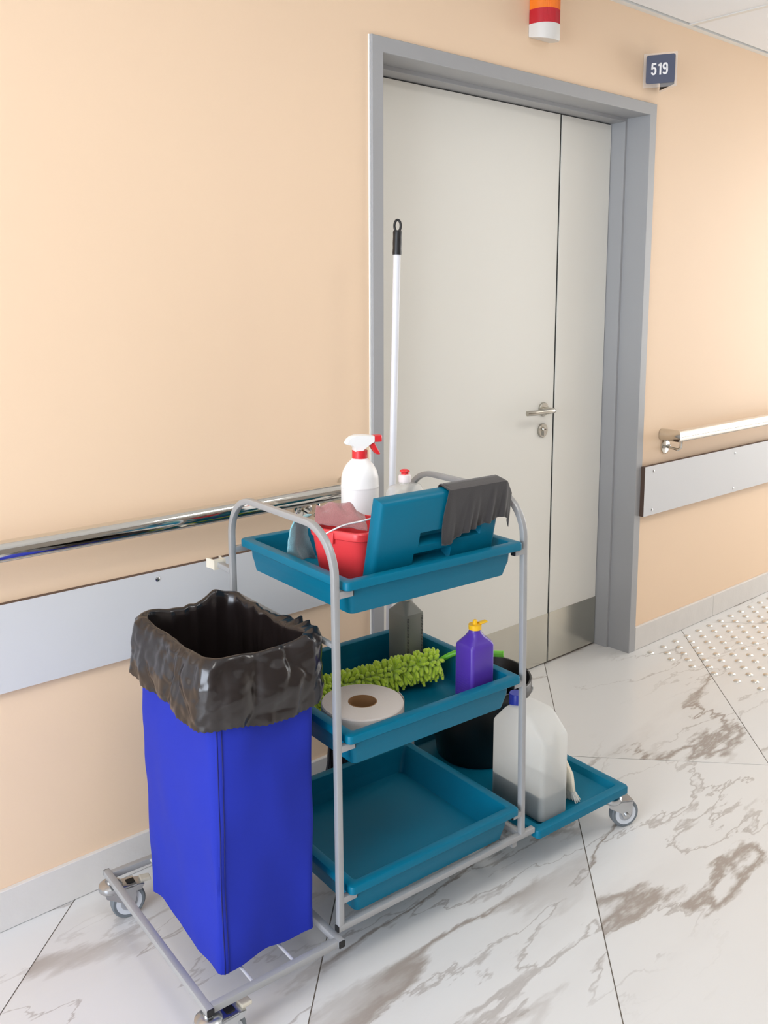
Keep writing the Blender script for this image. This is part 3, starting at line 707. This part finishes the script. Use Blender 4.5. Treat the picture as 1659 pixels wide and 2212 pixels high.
# ------------------------------------------------------------------ bin liner
def vn(p, s, o=0): return noise.noise(Vector((p[0] * s + o, p[1] * s - o, p[2] * s + o * .5)))
N = 300
NP = 62; secs = []
base_in = perim(bhx - .010, bhy - .010, .03, N); base_out = perim(bhx + .008, bhy + .008, .035, N); base_low = perim(bhx + .013, bhy + .013, .05, N)
for j in range(NP):
    q = []
    for k in range(N):
        th_ = 2 * PI * k / N
        xi, yi = base_in[k]; xo, yo = base_out[k]; ex, ey = xi / bhx, yi / bhy
        # rim height: lifted at the back left corner region, dipping between corners
        cornr = min(abs(ex), abs(ey)) ** 2
        back = max(0, ey); left = max(0, -ex); right = max(0, ex); front = max(0, -ey)
        rim = BZT + .012 + .004 * noise.noise(Vector((math.cos(th_) * 3, math.sin(th_) * 3, 1.3))) + .012 * cornr
        rim += .018 * math.exp(-(((ex - .55) / .18) ** 2 + ((ey - 1.0) / .35) ** 2))          # peak on the back edge
        drop = .112 + .016 * noise.noise(Vector((math.cos(th_) * 1.7 + 5, math.sin(th_) * 1.7, 4.2))) + .018 * front * (1 - abs(ex)) + .020 * cornr * front
        if j < 14:                                   # inside, from below up to the rim
            f = j / 13; z = rim - .004 - (1 - f) ** 1.3 * .30; sh = 1 - (1 - f) * .10
            x, y = xi * sh, yi * sh
            amp = .011 * (1 - f * .4)
        elif j < 20:                                 # roll over the rim
            a = PI * (j - 13) / 7; mid = .5 - .5 * math.cos(a)
            x = xi + (xo - xi) * mid; y = yi + (yo - yi) * mid; z = rim + .010 * math.sin(a); amp = .006
        else:                                        # outside flap
            f = (j - 20) / (NP - 21); fl_ = .006 + .012 * math.sin(f * PI * .8); xo += (base_low[k][0] - xo) * f; yo += (base_low[k][1] - yo) * f
            sx = ex * abs(ex) ** .5; sy = ey * abs(ey) ** .5
            x = xo + sx * fl_; y = yo + sy * fl_; z = rim - .002 - drop * f; amp = .0085 + .003 * f
        p = (x * 1.0, y * 1.0, z)
        rid = (1 - abs(vn(p, 13, 3.1)) * 2.2) * .55 + (1 - abs(vn(p, 27, 8.7)) * 2.2) * .28 + vn(p, 6, 1.7) * .7
        # vertical gathers
        gath = noise.noise(Vector((math.cos(th_) * 9, math.sin(th_) * 9, z * 4))) * .8
        vd = noise.voronoi(Vector((x * 11, y * 11, z * 11)))[0]; vd2 = noise.voronoi(Vector((x * 23 + 3, y * 23, z * 23)))[0]
        dsp = (rid * .35 + gath * .75 - .35 + min(1, (vd[1] - vd[0]) * 1.3) * 1.1 + min(1, (vd2[1] - vd2[0]) * 1.3) * .32 - .35) * amp
        rl_ = math.hypot(ex, ey) or 1
        x += ex / rl_ * dsp; y += ey / rl_ * dsp; z += .35 * dsp
        if j >= NP - 2: z += .0015 * math.sin(k * 2.1)
        q.append((bu + x, bv + y, z))
    secs.append(q)
# bundled excess at the right front corner
for j in range(16, NP):
    for k in range(N):
        x, y, z = secs[j][k]; d_ = math.exp(-(((x - (bu + bhx + .01)) / .05) ** 2 + ((y - (bv - bhy * .55)) / .07) ** 2))
        wv = noise.noise(Vector((x * 60, y * 60, z * 60))); secs[j][k] = (x + d_ * (.024 + .012 * wv), y - d_ * .006, z + d_ * (.006 + .014 * wv))
for j in range(18, NP):          # the film stops short of the rail and bunches over the two stubs
    for k in range(N):
        x, y, z = secs[j][k]; x = min(x, -.0075)
        if x > bu + bhx * .75 and min(abs(y - .09), abs(y - .33)) < .015: z = max(z, BZT + .011)
        secs[j][k] = (x, y, z)
lm = MB().loft([[(bu + (x - bu) * .3, bv + (y - bv) * .3, z - .02) for x, y, z in secs[0]]] + secs, True, False)
solo('bin_liner', lm, 'liner_plastic', 'crumpled black plastic bin liner folded over the top of the blue bag', 'bin liner', (bu, bv, BZT - .30), smooth=70)

# ================================================================== TOP TRAY CONTENTS
F1, F2, F3 = FLOOR
# leaning teal panel
PU0, PU1, PT, PZ0, PZ1 = .118, .4705, .032, F1 + .001, 1.0210
def pv(z): return .0065 + (1.0210 - z) * .215      # front face leans
pn = Thing('tray_lid', 'teal plastic lid panel standing on edge in the top tray', 'lid', ((PU0 + PU1) / 2, pv(PZ0) + .02, PZ0))
sl = math.atan(.215); nf = Vector((0, -math.cos(sl), -math.sin(sl))); upd = Vector((0, -math.sin(sl), math.cos(sl)))
O_ = Vector((PU0, pv(PZ0), PZ0)); PHt = (PZ1 - PZ0) / math.cos(sl); PWd = PU1 - PU0
def PP(a, b_, d): p = O_ + Vector((1, 0, 0)) * a + upd * b_ + nf * d; return (p.x, p.y, p.z)
# front skin with two rectangular recesses, built as a grid
slots = [(.118, .300, .102, .134), (.108, .216, .056, .086)]
xs = sorted({.012, PWd - .012} | {s[0] for s in slots} | {s[1] for s in slots} | {s[0] + .004 for s in slots} | {s[1] - .004 for s in slots}); ys = sorted({.004, PHt - .012} | {s[2] for s in slots} | {s[3] for s in slots} | {s[2] + .008 for s in slots} | {s[3] - .002 for s in slots})
def dep(a, b_):
    for x0, x1, y0, y1 in slots:
        if x0 < a < x1 and y0 < b_ < y1: return -.026
    return 0.0
m = MB(); vs = []; fs = []
for b_ in ys:
    for a in xs: vs.append(PP(a, b_, dep(a, b_)))
nx_ = len(xs)
for j in range(len(ys) - 1):
    for i in range(nx_ - 1): fs.append((j * nx_ + i, j * nx_ + i + 1, (j + 1) * nx_ + i + 1, (j + 1) * nx_ + i))
m.add(vs, fs)
def edge(inset, d):
    """outline points matched to the grid border"""
    x0, x1, y0, y1 = inset, PWd - inset, (inset if inset < .004 else .004), PHt - inset
    def mx(a): return x0 + (a - xs[0]) / (xs[-1] - xs[0]) * (x1 - x0)
    def my(b_): return y0 + (b_ - ys[0]) / (ys[-1] - ys[0]) * (y1 - y0)
    o = [(mx(a), my(ys[0])) for a in xs] + [(mx(xs[-1]), my(b_)) for b_ in ys[1:]] + [(mx(a), my(ys[-1])) for a in xs[-2::-1]] + [(mx(xs[0]), my(b_)) for b_ in ys[-2:0:-1]]
    return [PP(a, b_, d) for a, b_ in o]
m.loft([edge(.012, 0), edge(.007, -.0012), edge(.003, -.0045), edge(.0006, -.010), edge(0, -.014), edge(0, -PT + .006), edge(.002, -PT + .001), edge(.006, -PT)], False, True)
pn.part('lid_shell', m, 'teal_plastic', smooth=40, weld=True)
# black cloth over the panel
def cl_front(s): # lower edge length along the front, s 0..1 left to right
    return [.150, .146, .120, .100, .096, .092, .086, .080, .078, .074, .070, .068, .080, .104, .088][min(14, int(s * 14.999))]
NSX = 60; secs = []
for i in range(NSX + 1):
    s = i / NSX; a = .186 + s * (PWd - .186 + .036)      # along the panel, running past its end
    over = max(0, a - PWd) ; row = []
    k = s * 14; k0 = int(min(13, k)); fr = k - k0; tab = [.130, .128, .121, .112, .106, .102, .100, .097, .095, .093, .090, .086, .080, .074, .086]
    Lf = tab[k0] * (1 - fr) + tab[k0 + 1] * fr + .004 * noise.noise(Vector((s * 60, 0, 0)))
    for j in range(31):
        t_ = j / 30
        if t_ < .25:   # behind
            g = 1 - t_ / .25; b_ = PHt - g * .055; d = -PT - .004; sag = 0
        elif t_ < .4:
            g = (t_ - .25) / .15; b_ = PHt + .004; d = -PT - .004 + g * (PT + .0085)
        else:
            g = (t_ - .4) / .6; b_ = PHt + .004 - g * Lf; d = .0022 + (.002 + .0075 * g) * (.55 + .45 * math.sin(s * 23 + 1.2 * math.sin(s * 9))) + .0035 * g * math.sin(s * 61 + g * 2) * g
            if s < .03: d = .0022 + g * .002
            d = max(d, .0045)
        aa = a - (.012 * (1 - abs(t_ - .4) * 1.4) * max(0, 1 - s * 6)) + (.006 * math.sin(t_ * 6) if s < .04 else 0)
        b2 = b_
        if over > 0: d -= over * .25; b2 -= over * 1.05 * (1 if t_ > .2 else .6); aa -= over * .12 - over * .25 * max(0, (t_ - .4) / .6)
        row.append(PP(aa, b2, d))
    secs.append(row)
cm = MB(); vs = [p for r in secs for p in r]; fs = [(i * 31 + j, (i + 1) * 31 + j, (i + 1) * 31 + j + 1, i * 31 + j + 1) for i in range(NSX) for j in range(30)]
cm.add(vs, fs)
co = solo('black_cloth', cm, 'black_cloth', 'frayed black cleaning cloth draped over the teal panel on the top tray', 'cloth', PP(PWd * .75, PHt, -PT / 2), smooth=70)
md = co.modifiers.new('thick', 'SOLIDIFY'); md.thickness = .0016; md.offset = 1
# red bucket
BA = math.atan2(.378, .926)
bk_c = (.132 + .075 * .926 - .070 * .378, .088 + .075 * .378 + .070 * .926)
bk = Thing('red_bucket', 'small square red plastic bucket standing in the top tray', 'bucket', (bk_c[0], bk_c[1], F1))
BHX, BHY, BZ1 = .078, .074, .9365
S = []
def bs(k, z, r=.03, dx=0): S.append(rotz(rrect(bk_c[0], bk_c[1], (BHX + dx) * k, (BHY + dx) * k, r, z, 6), BA, bk_c))
bs(.78, F1 + .001, .022); bs(.80, F1 + .004, .026); bs(.985, BZ1 - .020, .03); bs(.985, BZ1 - .018, .03, .003); bs(.995, BZ1 - .003, .03, .004); bs(.99, BZ1, .03, .003); bs(.955, BZ1, .03); bs(.945, BZ1 - .004, .028); bs(.77, F1 + .008, .022); bs(.75, F1 + .006, .02)
bk.part('bucket_body', MB().loft(S), 'red_plastic', smooth=40)
def bl(a, b_, z): return rotz([(bk_c[0] + a, bk_c[1] + b_, z)], BA, bk_c)[0]
BLY = .012
for sgn in (-1, 1):
    q = [(-.012, 0), (.012, 0), (.010, -.026), (-.010, -.026)]
    lug = MB().loft([[bl(sgn * (BHX - .002), BLY + a, BZ1 - .004 + z) for a, z in q], [bl(sgn * (BHX + .007), BLY + a, BZ1 - .004 + z) for a, z in q]])
    bk.part('handle_lug', lug, 'red_plastic', smooth=0, bevel=.0015)
bail = smoothpath([bl(-BHX - .010, BLY + .014, BZ1 - .012), (.112, .138, BZ1 + .012), (.137, .092, BZ1 + .029), (.185, .098, BZ1 + .032), (.240, .160, BZ1 + .022), bl(BHX + .010, BLY, BZ1 - .012)], 6)
bk.part('wire_bail', MB().sweep(bail, circ(.0022, 8)), 'silver_rod', smooth=60)
# terry cloths
def sheet(rows, name, matn, label, cat, base, thick=.004):
    n = len(rows[0]); vs = [tuple(p) for r in rows for p in r]
    fs = [(i * n + j, i * n + j + 1, (i + 1) * n + j + 1, (i + 1) * n + j) for i in range(len(rows) - 1) for j in range(n - 1)]
    o = solo(name, MB().add(vs, fs), matn, label, cat, base, smooth=80); md = o.modifiers.new('thick', 'SOLIDIFY'); md.thickness = thick; md.offset = 0
    md2 = o.modifiers.new('soft', 'SUBSURF'); md2.levels = 1; md2.render_levels = 1
    return o
def lerp4(A, B, C, D, s_, t_):
    return (Vector(A) * (1 - s_) + Vector(B) * s_) * (1 - t_) + (Vector(C) * (1 - s_) + Vector(D) * s_) * t_
rows = []
for i in range(37):   # pink towel bunched over the bucket mouth, tucked inside the near rim
    s_ = i / 36; row = []
    for j in range(29):
        t_ = j / 28; p = lerp4((.091, .214, .941), (.153, .101, .938), (.128, .250, .945), (.200, .180, .940), s_, t_)
        hump = math.sin(PI * t_) ** .55 * (.030 + .012 * math.sin(s_ * 3.0)) * (1 - .55 * max(0, s_ - .7) / .3)
        fold = .0045 * math.sin(s_ * 17 + t_ * 5) * math.sin(PI * min(1, t_ * 1.3)) + .005 * noise.noise(Vector((s_ * 5, t_ * 5, 2)))
        p.z += hump + fold; row.append(p)
    rows.append(row)
sheet(rows, 'pink_towel', 'pink_terry', 'dusty pink terry cloth bunched over the mouth of the red bucket', 'cloth', (.14, .19, .935))
rows = []
for i in range(19):   # teal towel hanging down outside the bucket's far corner
    s_ = i / 18; row = []
    for j in range(25):
        t_ = j / 24; p = lerp4((.054, .234, .951), (.106, .266, .951), (.056, .276, .850), (.150, .292, .832), s_, max(0, (t_ - .1) / .9))
        if t_ < .1: p += Vector((.010, -.006, -.002)) * (1 - t_ / .1)
        p.x -= .016 * math.sin(PI * t_) * (1 - abs(s_ - .5)) ; p.y -= .010 * math.sin(s_ * 6) * t_
        p.x += .004 * noise.noise(Vector((s_ * 5, t_ * 5, 7))); row.append(p)
    rows.append(row)
sheet(rows, 'teal_towel', 'teal_terry', 'pale teal terry cloth hanging beside the red bucket in the top tray', 'cloth', (.08, .26, .838))
# spray bottle
SP = (.310, .344)
sp_ = Thing('spray_bottle', 'white spray bottle with red collar and trigger', 'spray bottle', (SP[0], SP[1], F1))
sp_.part('bottle_body', MB().lathe([(.040, F1 + .001), (.0455, F1 + .005), (.0465, F1 + .02), (.0465, F1 + .03), (.0465, .972), (.0465, .975), (.0470, .9765), (.0470, .978), (.0463, .9795), (.0455, 1.000), (.041, 1.017), (.033, 1.031), (.024, 1.040), (.0185, 1.046), (.0175, 1.05)], (SP[0], SP[1], 0), 40), 'white_bottle', smooth=40)
ribs = []
for zz in (1.044, 1.066):
    ribs.append([(SP[0] + (.0182 + (.0006 if k % 2 else 0)) * math.cos(2 * PI * k / 72), SP[1] + (.0182 + (.0006 if k % 2 else 0)) * math.sin(2 * PI * k / 72), zz) for k in range(72)])
sp_.part('collar', MB().loft(ribs), 'red_cap', smooth=60)
SA = math.radians(-18); sd_, sn_ = Vector((math.cos(SA), math.sin(SA), 0)), Vector((-math.sin(SA), math.cos(SA), 0)); SC = Vector((SP[0], SP[1], 0))
def SPt(a, z, b_=0): p = SC + sd_ * a + sn_ * b_; return (p.x, p.y, z)
def extr(poly, hw_): return MB().loft([[SPt(a, z, -hw_ * .72) for a, z in [(x_ * .94, 1.08 + (z_ - 1.08) * .94) for x_, z_ in poly]], [SPt(a, z, -hw_ * .5 - hw_ * .0) for a, z in poly], [SPt(a, z, hw_ * .5) for a, z in poly], [SPt(a, z, hw_ * .72) for a, z in [(x_ * .94, 1.08 + (z_ - 1.08) * .94) for x_, z_ in poly]]])
head = [(-.016, 1.064), (-.0165, 1.073), (-.022, 1.079), (-.036, 1.082), (-.0385, 1.084), (-.033, 1.094), (-.024, 1.101), (-.012, 1.104), (.010, 1.1035), (.036, 1.100), (.036, 1.087), (.026, 1.081), (.010, 1.070), (.004, 1.064)]
sp_.part('spray_head', extr(head, .019), 'white_bottle', smooth=40)
sp_.part('nozzle', extr([(.036, 1.086), (.036, 1.101), (.054, 1.101), (.055, 1.099), (.055, 1.088), (.054, 1.086)], .017), 'red_cap', smooth=30)
sp_.part('trigger', extr([(.012, 1.073), (.026, 1.082), (.036, 1.084), (.042, 1.072), (.051, 1.056), (.050, 1.053), (.042, 1.054), (.033, 1.066), (.027, 1.077)], .012), 'red_cap', smooth=30)
# clear soap bottle
SO = (.398, .278)
so = Thing('soap_bottle', 'clear dish soap bottle with red push cap behind the teal panel', 'bottle', (SO[0], SO[1], F1))
S = [rrect(SO[0], SO[1], a, b_, r, z, 6) for a, b_, r, z in ((.046, .022, .02, F1 + .001), (.050, .025, .022, F1 + .006), (.052, .026, .024, .90), (.053, .026, .024, .955), (.051, .025, .024, .968), (.044, .022, .02, .977), (.028, .017, .016, .981), (.015, .014, .0135, .983), (.0135, .0135, .013, .990))]
so.part('bottle_body', MB().loft(S), 'clear_bottle', smooth=45)
S = [rrect(SO[0], SO[1], a - .0015, b_ - .0015, r, z, 6) for a, b_, r, z in ((.046, .022, .02, F1 + .002), (.050, .025, .022, F1 + .007), (.052, .026, .024, .895))]
so.part('soap_liquid', MB().loft(S), 'soap_liquid', smooth=45)
so.part('neck_cap', MB().lathe([(.0145, .986), (.0155, .987), (.0155, 1.001), (.0135, 1.0045), (.009, 1.006), (.001, 1.006)], (SO[0], SO[1], 0), 28), 'white_cap')
star = []
for zz, k_ in ((1.005, .0085), (1.011, .0085), (1.0125, .0118), (1.0155, .0108), (1.018, .0060)):
    star.append([(SO[0] + (k_ * (1 + .14 * math.cos(6 * 2 * PI * k / 48))) * math.cos(2 * PI * k / 48), SO[1] + (k_ * (1 + .14 * math.cos(6 * 2 * PI * k / 48))) * math.sin(2 * PI * k / 48), zz) for k in range(48)])
so.part('push_top', MB().loft(star), 'red_cap', smooth=45)

# ================================================================== MIDDLE TRAY CONTENTS
# grey canister
G0 = (.446, .331)
gc = Thing('grey_canister', 'dark grey plastic canister at the back of the middle tray', 'canister', (G0[0], G0[1], F2))
S = [rrect(G0[0], G0[1], a, b_, r, z, 4) for a, b_, r, z in ((.028, .036, .006, F2 + .001), (.030, .038, .007, F2 + .005), (.030, .038, .007, 0.6290), (.0295, .0375, .007, 0.6330), (.027, .034, .008, 0.6360), (.017, .018, .015, 0.6550), (.0145, .0145, .0143, 0.6580), (.0145, .0145, .0143, 0.6670))]
gb = gc.part('canister_body', MB().loft(S), 'grey_canister', smooth=35)
gc.part('canister_cap', MB().lathe([(.0165, 0.6640), (.0175, 0.6660), (.0175, 0.6810), (.016, 0.6830), (.001, 0.6830)], (G0[0], G0[1], 0), 26), 'beige_plastic')
def tick(x0, x1, y, z, parent): return None
tk = MB()
for side in (0, 1):
    for k in range(30):
        z = 0.6230 - k * .0040
        tk.box(G0[0] - .0265 + side * .046, G0[0] - .0205 + side * .046, G0[1] - .0388, G0[1] - .0375, z, z + .0018)
o = gc.part('level_scale', tk, 'canister_tick', parent=gb, smooth=0); o['kind'] = 'stuff'
# purple bottle
U0 = (.4395, .066)
pb = Thing('purple_bottle', 'purple square detergent bottle with yellow flip cap', 'bottle', (U0[0], U0[1], F2))
S = [rrect(U0[0], U0[1], a, b_, r, z, 5) for a, b_, r, z in ((.033, .028, .006, F2 + .001), (.0365, .031, .008, F2 + .006), (.0365, .031, .009, 0.6250), (.0355, .030, .010, 0.6300), (.034, .026, .012, 0.6350), (.022, .020, .014, 0.6460), (.0155, .0155, .0145, 0.6560), (.0130, .0130, .0128, 0.6630), (.0125, .0125, .012, 0.6670))]
pb.part('bottle_body', MB().loft(S), 'purple_plastic', smooth=35)
cp = pb.part('flip_cap', MB().lathe([(.0145, 0.6630), (.0155, 0.6640), (.0155, 0.6750), (.0145, .6745), (.006, .6755), (.0055, 0.6840), (.0035, 0.6860), (.001, 0.6860)], (U0[0], U0[1], 0), 28), 'yellow_cap')
lid = MB().sweep(smoothpath([(U0[0] + .010, U0[1] - .002, 0.6760), (U0[0] + .020, U0[1] - .004, .6765), (U0[0] + .030, U0[1] - .006, 0.6780)], 5), [(x * 1.9, y * .6) for x, y in circ(.004, 10)])
pb.part('cap_lid', lid, 'yellow_cap', parent=cp, smooth=50)
gr = MB()
for k in range(9): gr.box(U0[0] - .0372, U0[0] - .0362, U0[1] - .022, U0[1] + .020, F2 + .032 + k * .006, F2 + .0345 + k * .006)
o = pb.part('grip_ridges', gr, 'purple_plastic', smooth=0); o['kind'] = 'stuff'
# paper roll
R0 = (.152, .122)
pr_ = Thing('paper_roll', 'large beige paper towel roll lying flat in the middle tray', 'paper roll', (R0[0], R0[1], F2))
ZR = .5445
pr_.part('paper', MB().lathe([(.0325, F2 + .002), (.090, F2 + .002), (.0925, F2 + .006), (.0925, ZR - .003), (.0905, ZR), (.0325, ZR), (.0325, F2 + .002)], (R0[0], R0[1], 0), 64, cap0=False, cap1=False), 'paper', smooth=30)
pr_.part('core_tube', MB().lathe([(.0322, F2 + .001), (.0322, ZR + .0004), (.0305, ZR + .0004), (.0305, F2 + .001), (.0322, F2 + .001)], (R0[0], R0[1], 0), 40, cap0=False, cap1=False), 'cardboard', smooth=30)
tail = []
for i in range(12):
    a = -.75 + i * .06; tail.append([(R0[0] + (.0932 + .0006 * i / 4) * math.cos(a), R0[1] + (.0932 + .0006 * i / 4) * math.sin(a), z) for z in (F2 + .004, ZR + .0006)])
o = pr_.part('loose_end', MB().loft(tail, False, False, closed=False), 'paper', smooth=60)
# lime duster
dst = Thing('lime_duster', 'lime green chenille duster lying across the middle tray', 'duster', (.28, .215, F2))
axis = smoothpath([(.084, .262, .514), (.20, .262, .516), (.34, .244, .522), (.448, .208, .532)], 8)
dst.part('duster_core', MB().sweep(axis, [(x, y * .8) for x, y in circ(.016, 10)]), 'lime_chenille', smooth=60)
hd = smoothpath([axis[-1], Vector((.484, .168, .5620)), Vector((.545, .098, .5650)), Vector((.556, .085, .5660))], 6)
dst.part('handle', MB().sweep(hd, circ(.0085, 14), scale=[.75 + .25 * i / (len(hd) - 1) for i in range(len(hd))]), 'lime_plastic', smooth=50)
nm = MB(); rnd = random.Random(3)
prof6 = circ(1.0, 6)
for i in range(44):
    f = (i + .5) / 44; p = f * (len(axis) - 1); i0 = min(len(axis) - 2, int(p)); c = axis[i0].lerp(axis[i0 + 1], p - i0); tdir = (axis[i0 + 1] - axis[i0]).normalized()
    side = tdir.cross(Vector((0, 0, 1))).normalized(); upx = side.cross(tdir)
    for k in range(12):
        a = math.radians(-35 + 250 * (k + rnd.random() * .6) / 11.6)
        rd = side * math.cos(a) + upx * math.sin(a) * .9
        base = c + rd * .013 + tdir * rnd.uniform(-.004, .004)
        ln_ = rnd.uniform(.028, .038) * (.82 if math.sin(a) > .5 else 1.0)
        dr = (rd + tdir * rnd.uniform(-.55, .35) + Vector((0, 0, -.25 * (1 - abs(math.sin(a)))))).normalized()
        droop = Vector((0, 0, -1)) * rnd.uniform(.004, .012) * (1 if math.sin(a) < .75 else .3)
        pts = [base, base + dr * ln_ * .4 + droop * .15, base + dr * ln_ * .8 + droop * .6, base + dr * ln_ + droop]
        pts = [Vector((max(q.x, .0615), q.y, max(q.z, F2 + .0065))) for q in pts]
        nm.sweep(pts, prof6, scale=[.0034, .0048, .0050, .0028])
dst.part('chenille_strands', nm, 'lime_chenille', smooth=70, kind='stuff')

# ================================================================== LOW SHELF CONTENTS
# jerrycan
J0, J1, JV0, JV1 = .646, .746, .029, .214
jc = Thing('jerrycan', 'translucent white jerrycan with blue cap on the low shelf', 'canister', ((J0 + J1) / 2, (JV0 + JV1) / 2, SHF))
def can(inset, ztop=None):
    cx, hx = (J0 + J1) / 2, (J1 - J0) / 2 - inset; S = []
    rows = [(SHF + .001 + inset, JV0 + .006, JV1 - .006, .004), (SHF + .006 + inset, JV0, JV1, 0), (.312, JV0, JV1, 0), (.320, JV0 + .001, JV1 - .001, 0), (.328, JV0 + .006, JV1 - .006, 0), (.366, JV0 + .046, JV1 - .040, .001), (.373, JV0 + .055, JV1 - .048, .004), (.3765, JV0 + .070, JV1 - .060, .012)]
    for z, a, b_, dx in rows:
        if ztop and z > ztop: break
        S.append(rrect(cx, (a + b_) / 2, hx - dx, (b_ - a) / 2 - inset, .014, z, 5))
    if ztop: S.append(rrect(cx, (JV0 + JV1) / 2, hx, (JV1 - JV0) / 2 - inset, .014, ztop, 5))
    return MB().loft(S)
jc.part('can_body', can(0), 'hdpe_shell', smooth=40)
jc.part('liquid', can(.0012, .1745), 'liquid', smooth=40)
jc.part('filler_cap', MB().lathe([(.0185, .370), (.0185, .374), (.0205, .3745), (.0205, .400), (.019, .403), (.001, .403)], (.684, .160, 0), 30), 'blue_cap')
# hand brush leaning on the jerrycan
hb = Thing('hand_brush', 'cream hand brush with pale bristles leaning beside the jerrycan', 'brush', (.782, .074, SHF))
q0 = Vector((.786, .074, SHF + .036)); q1 = Vector((.7605, .074, .262)); dB = (q1 - q0).normalized(); nB = Vector((dB.z, 0, -dB.x)); vB = Vector((0, 1, 0))
def HB(a, b_, c_): p = q0 + dB * a + vB * b_ + nB * c_; return (p.x, p.y, p.z)
out = [(0, -.030), (.004, -.034), (.055, -.034), (.080, -.022), (.10, -.012), (.165, -.009), (.170, 0), (.165, .009), (.10, .012), (.080, .022), (.055, .034), (.004, .034), (0, .030)]
hb.part('brush_handle', MB().loft([[HB(a, b_, -.0055) for a, b_ in out], [HB(a, b_, .0035) for a, b_ in out]]), 'cream_plastic', smooth=30, bevel=.0012)
bs_ = MB(); rnd = random.Random(5)
for i in range(260):
    a0 = rnd.uniform(.000, .008); b0 = rnd.uniform(-.031, .031); c0 = rnd.uniform(-.004, .003)
    tip = Vector(HB(a0 - rnd.uniform(.034, .040), b0 * 1.12 + rnd.uniform(-.003, .003), c0 + rnd.uniform(.0, .012))); tip.x += .010 * abs(rnd.random()); tip.z = max(tip.z, SHF + .001)
    bs_.sweep([HB(a0, b0, c0), tip], circ(.0014, 4))
hb.part('bristles', bs_, 'bristle', smooth=0, kind='stuff')
# black bucket
K0 = (.782, .414); KZ1 = .342; KR = .160
kb = Thing('black_bucket', 'large black round bucket on the low shelf behind the jerrycan', 'bucket', (K0[0], K0[1], SHF))
kb.part('bucket_body', MB().lathe([(.112, SHF + .001), (.116, SHF + .006), (.146, KZ1 - .040), (.157, KZ1 - .039), (.160, KZ1 - .034), (.160, KZ1 - .003), (.158, KZ1), (.153, KZ1), (.151, KZ1 - .004), (.113, SHF + .010), (.108, SHF + .008)], (K0[0], K0[1], 0), 56), 'black_gloss', smooth=35)
bp_ = [(K0[0] + .162 * math.cos(a), K0[1] + .162 * math.sin(a) , KZ1 - .016 - .13 * abs(math.sin(a - 2.2)) ) for a in [2.2 + PI + PI * i / 24 for i in range(25)]]
kb.part('wire_bail', MB().sweep(bp_, circ(.0025, 8)), 'silver_rod', smooth=60)

# ------------------------------------------------------------------ mop behind the trolley
mo = Thing('string_mop', 'mop with white pole and black hanging grip standing behind the trolley', 'mop', (.534, .525, 0))
def MP(z): f = (z - .10) / 1.5; return Vector((.5315 + f * .0395, .525, z))
m0, m1 = MP(.235), MP(1.560)
mo.part('pole', MB().sweep([m0, m1], circ(.0098, 20), upv=(0, 1, 0)), 'pole_white', smooth=50)
g = [MP(z) for z in (1.548, 1.552, 1.565, 1.580, 1.595, 1.607, 1.612)]
grip = mo.part('grip', MB().sweep(g, circ(.0122, 20), upv=(0, 1, 0), scale=[.98, 1.02, .96, 1.0, .96, 1.0, .9]), 'black_plastic', smooth=50)
lc = MP(1.624); mo.part('hanging_loop', MB().sweep([lc + Vector((.0085 * math.cos(2 * PI * i / 24) * .8, -.0085 * math.cos(2 * PI * i / 24) * .6, .0155 * math.sin(2 * PI * i / 24))) for i in range(24)], circ(.0034, 8), closed=True, upv=(.6, .8, 0)), 'black_plastic', parent=grip, smooth=50)
hz_ = MB().sweep([(.534 - .195, .525, .245), (.534 + .048, .525, .245)], rsq(.020, .006, 4)); mo.part('mop_head', hz_, 'black_plastic', smooth=40)
stn = MB(); rnd = random.Random(11)
for i in range(46):
    u = .534 - .192 + .218 * i / 45
    for sd2 in (-1, 1):
        v = .525 + sd2 * .014
        stn.sweep(smoothpath([(u, v, .24), (u + rnd.uniform(.0, .012), v + sd2 * .010, .17), (u + rnd.uniform(-.006, .010), v + sd2 * rnd.uniform(.010, .022), .09), (u + rnd.uniform(-.01, .012), v + sd2 * rnd.uniform(.014, .026), .006)], 3), circ(.0048, 6))
mo.part('mop_strands', stn, 'dark_strand', smooth=70, kind='stuff')
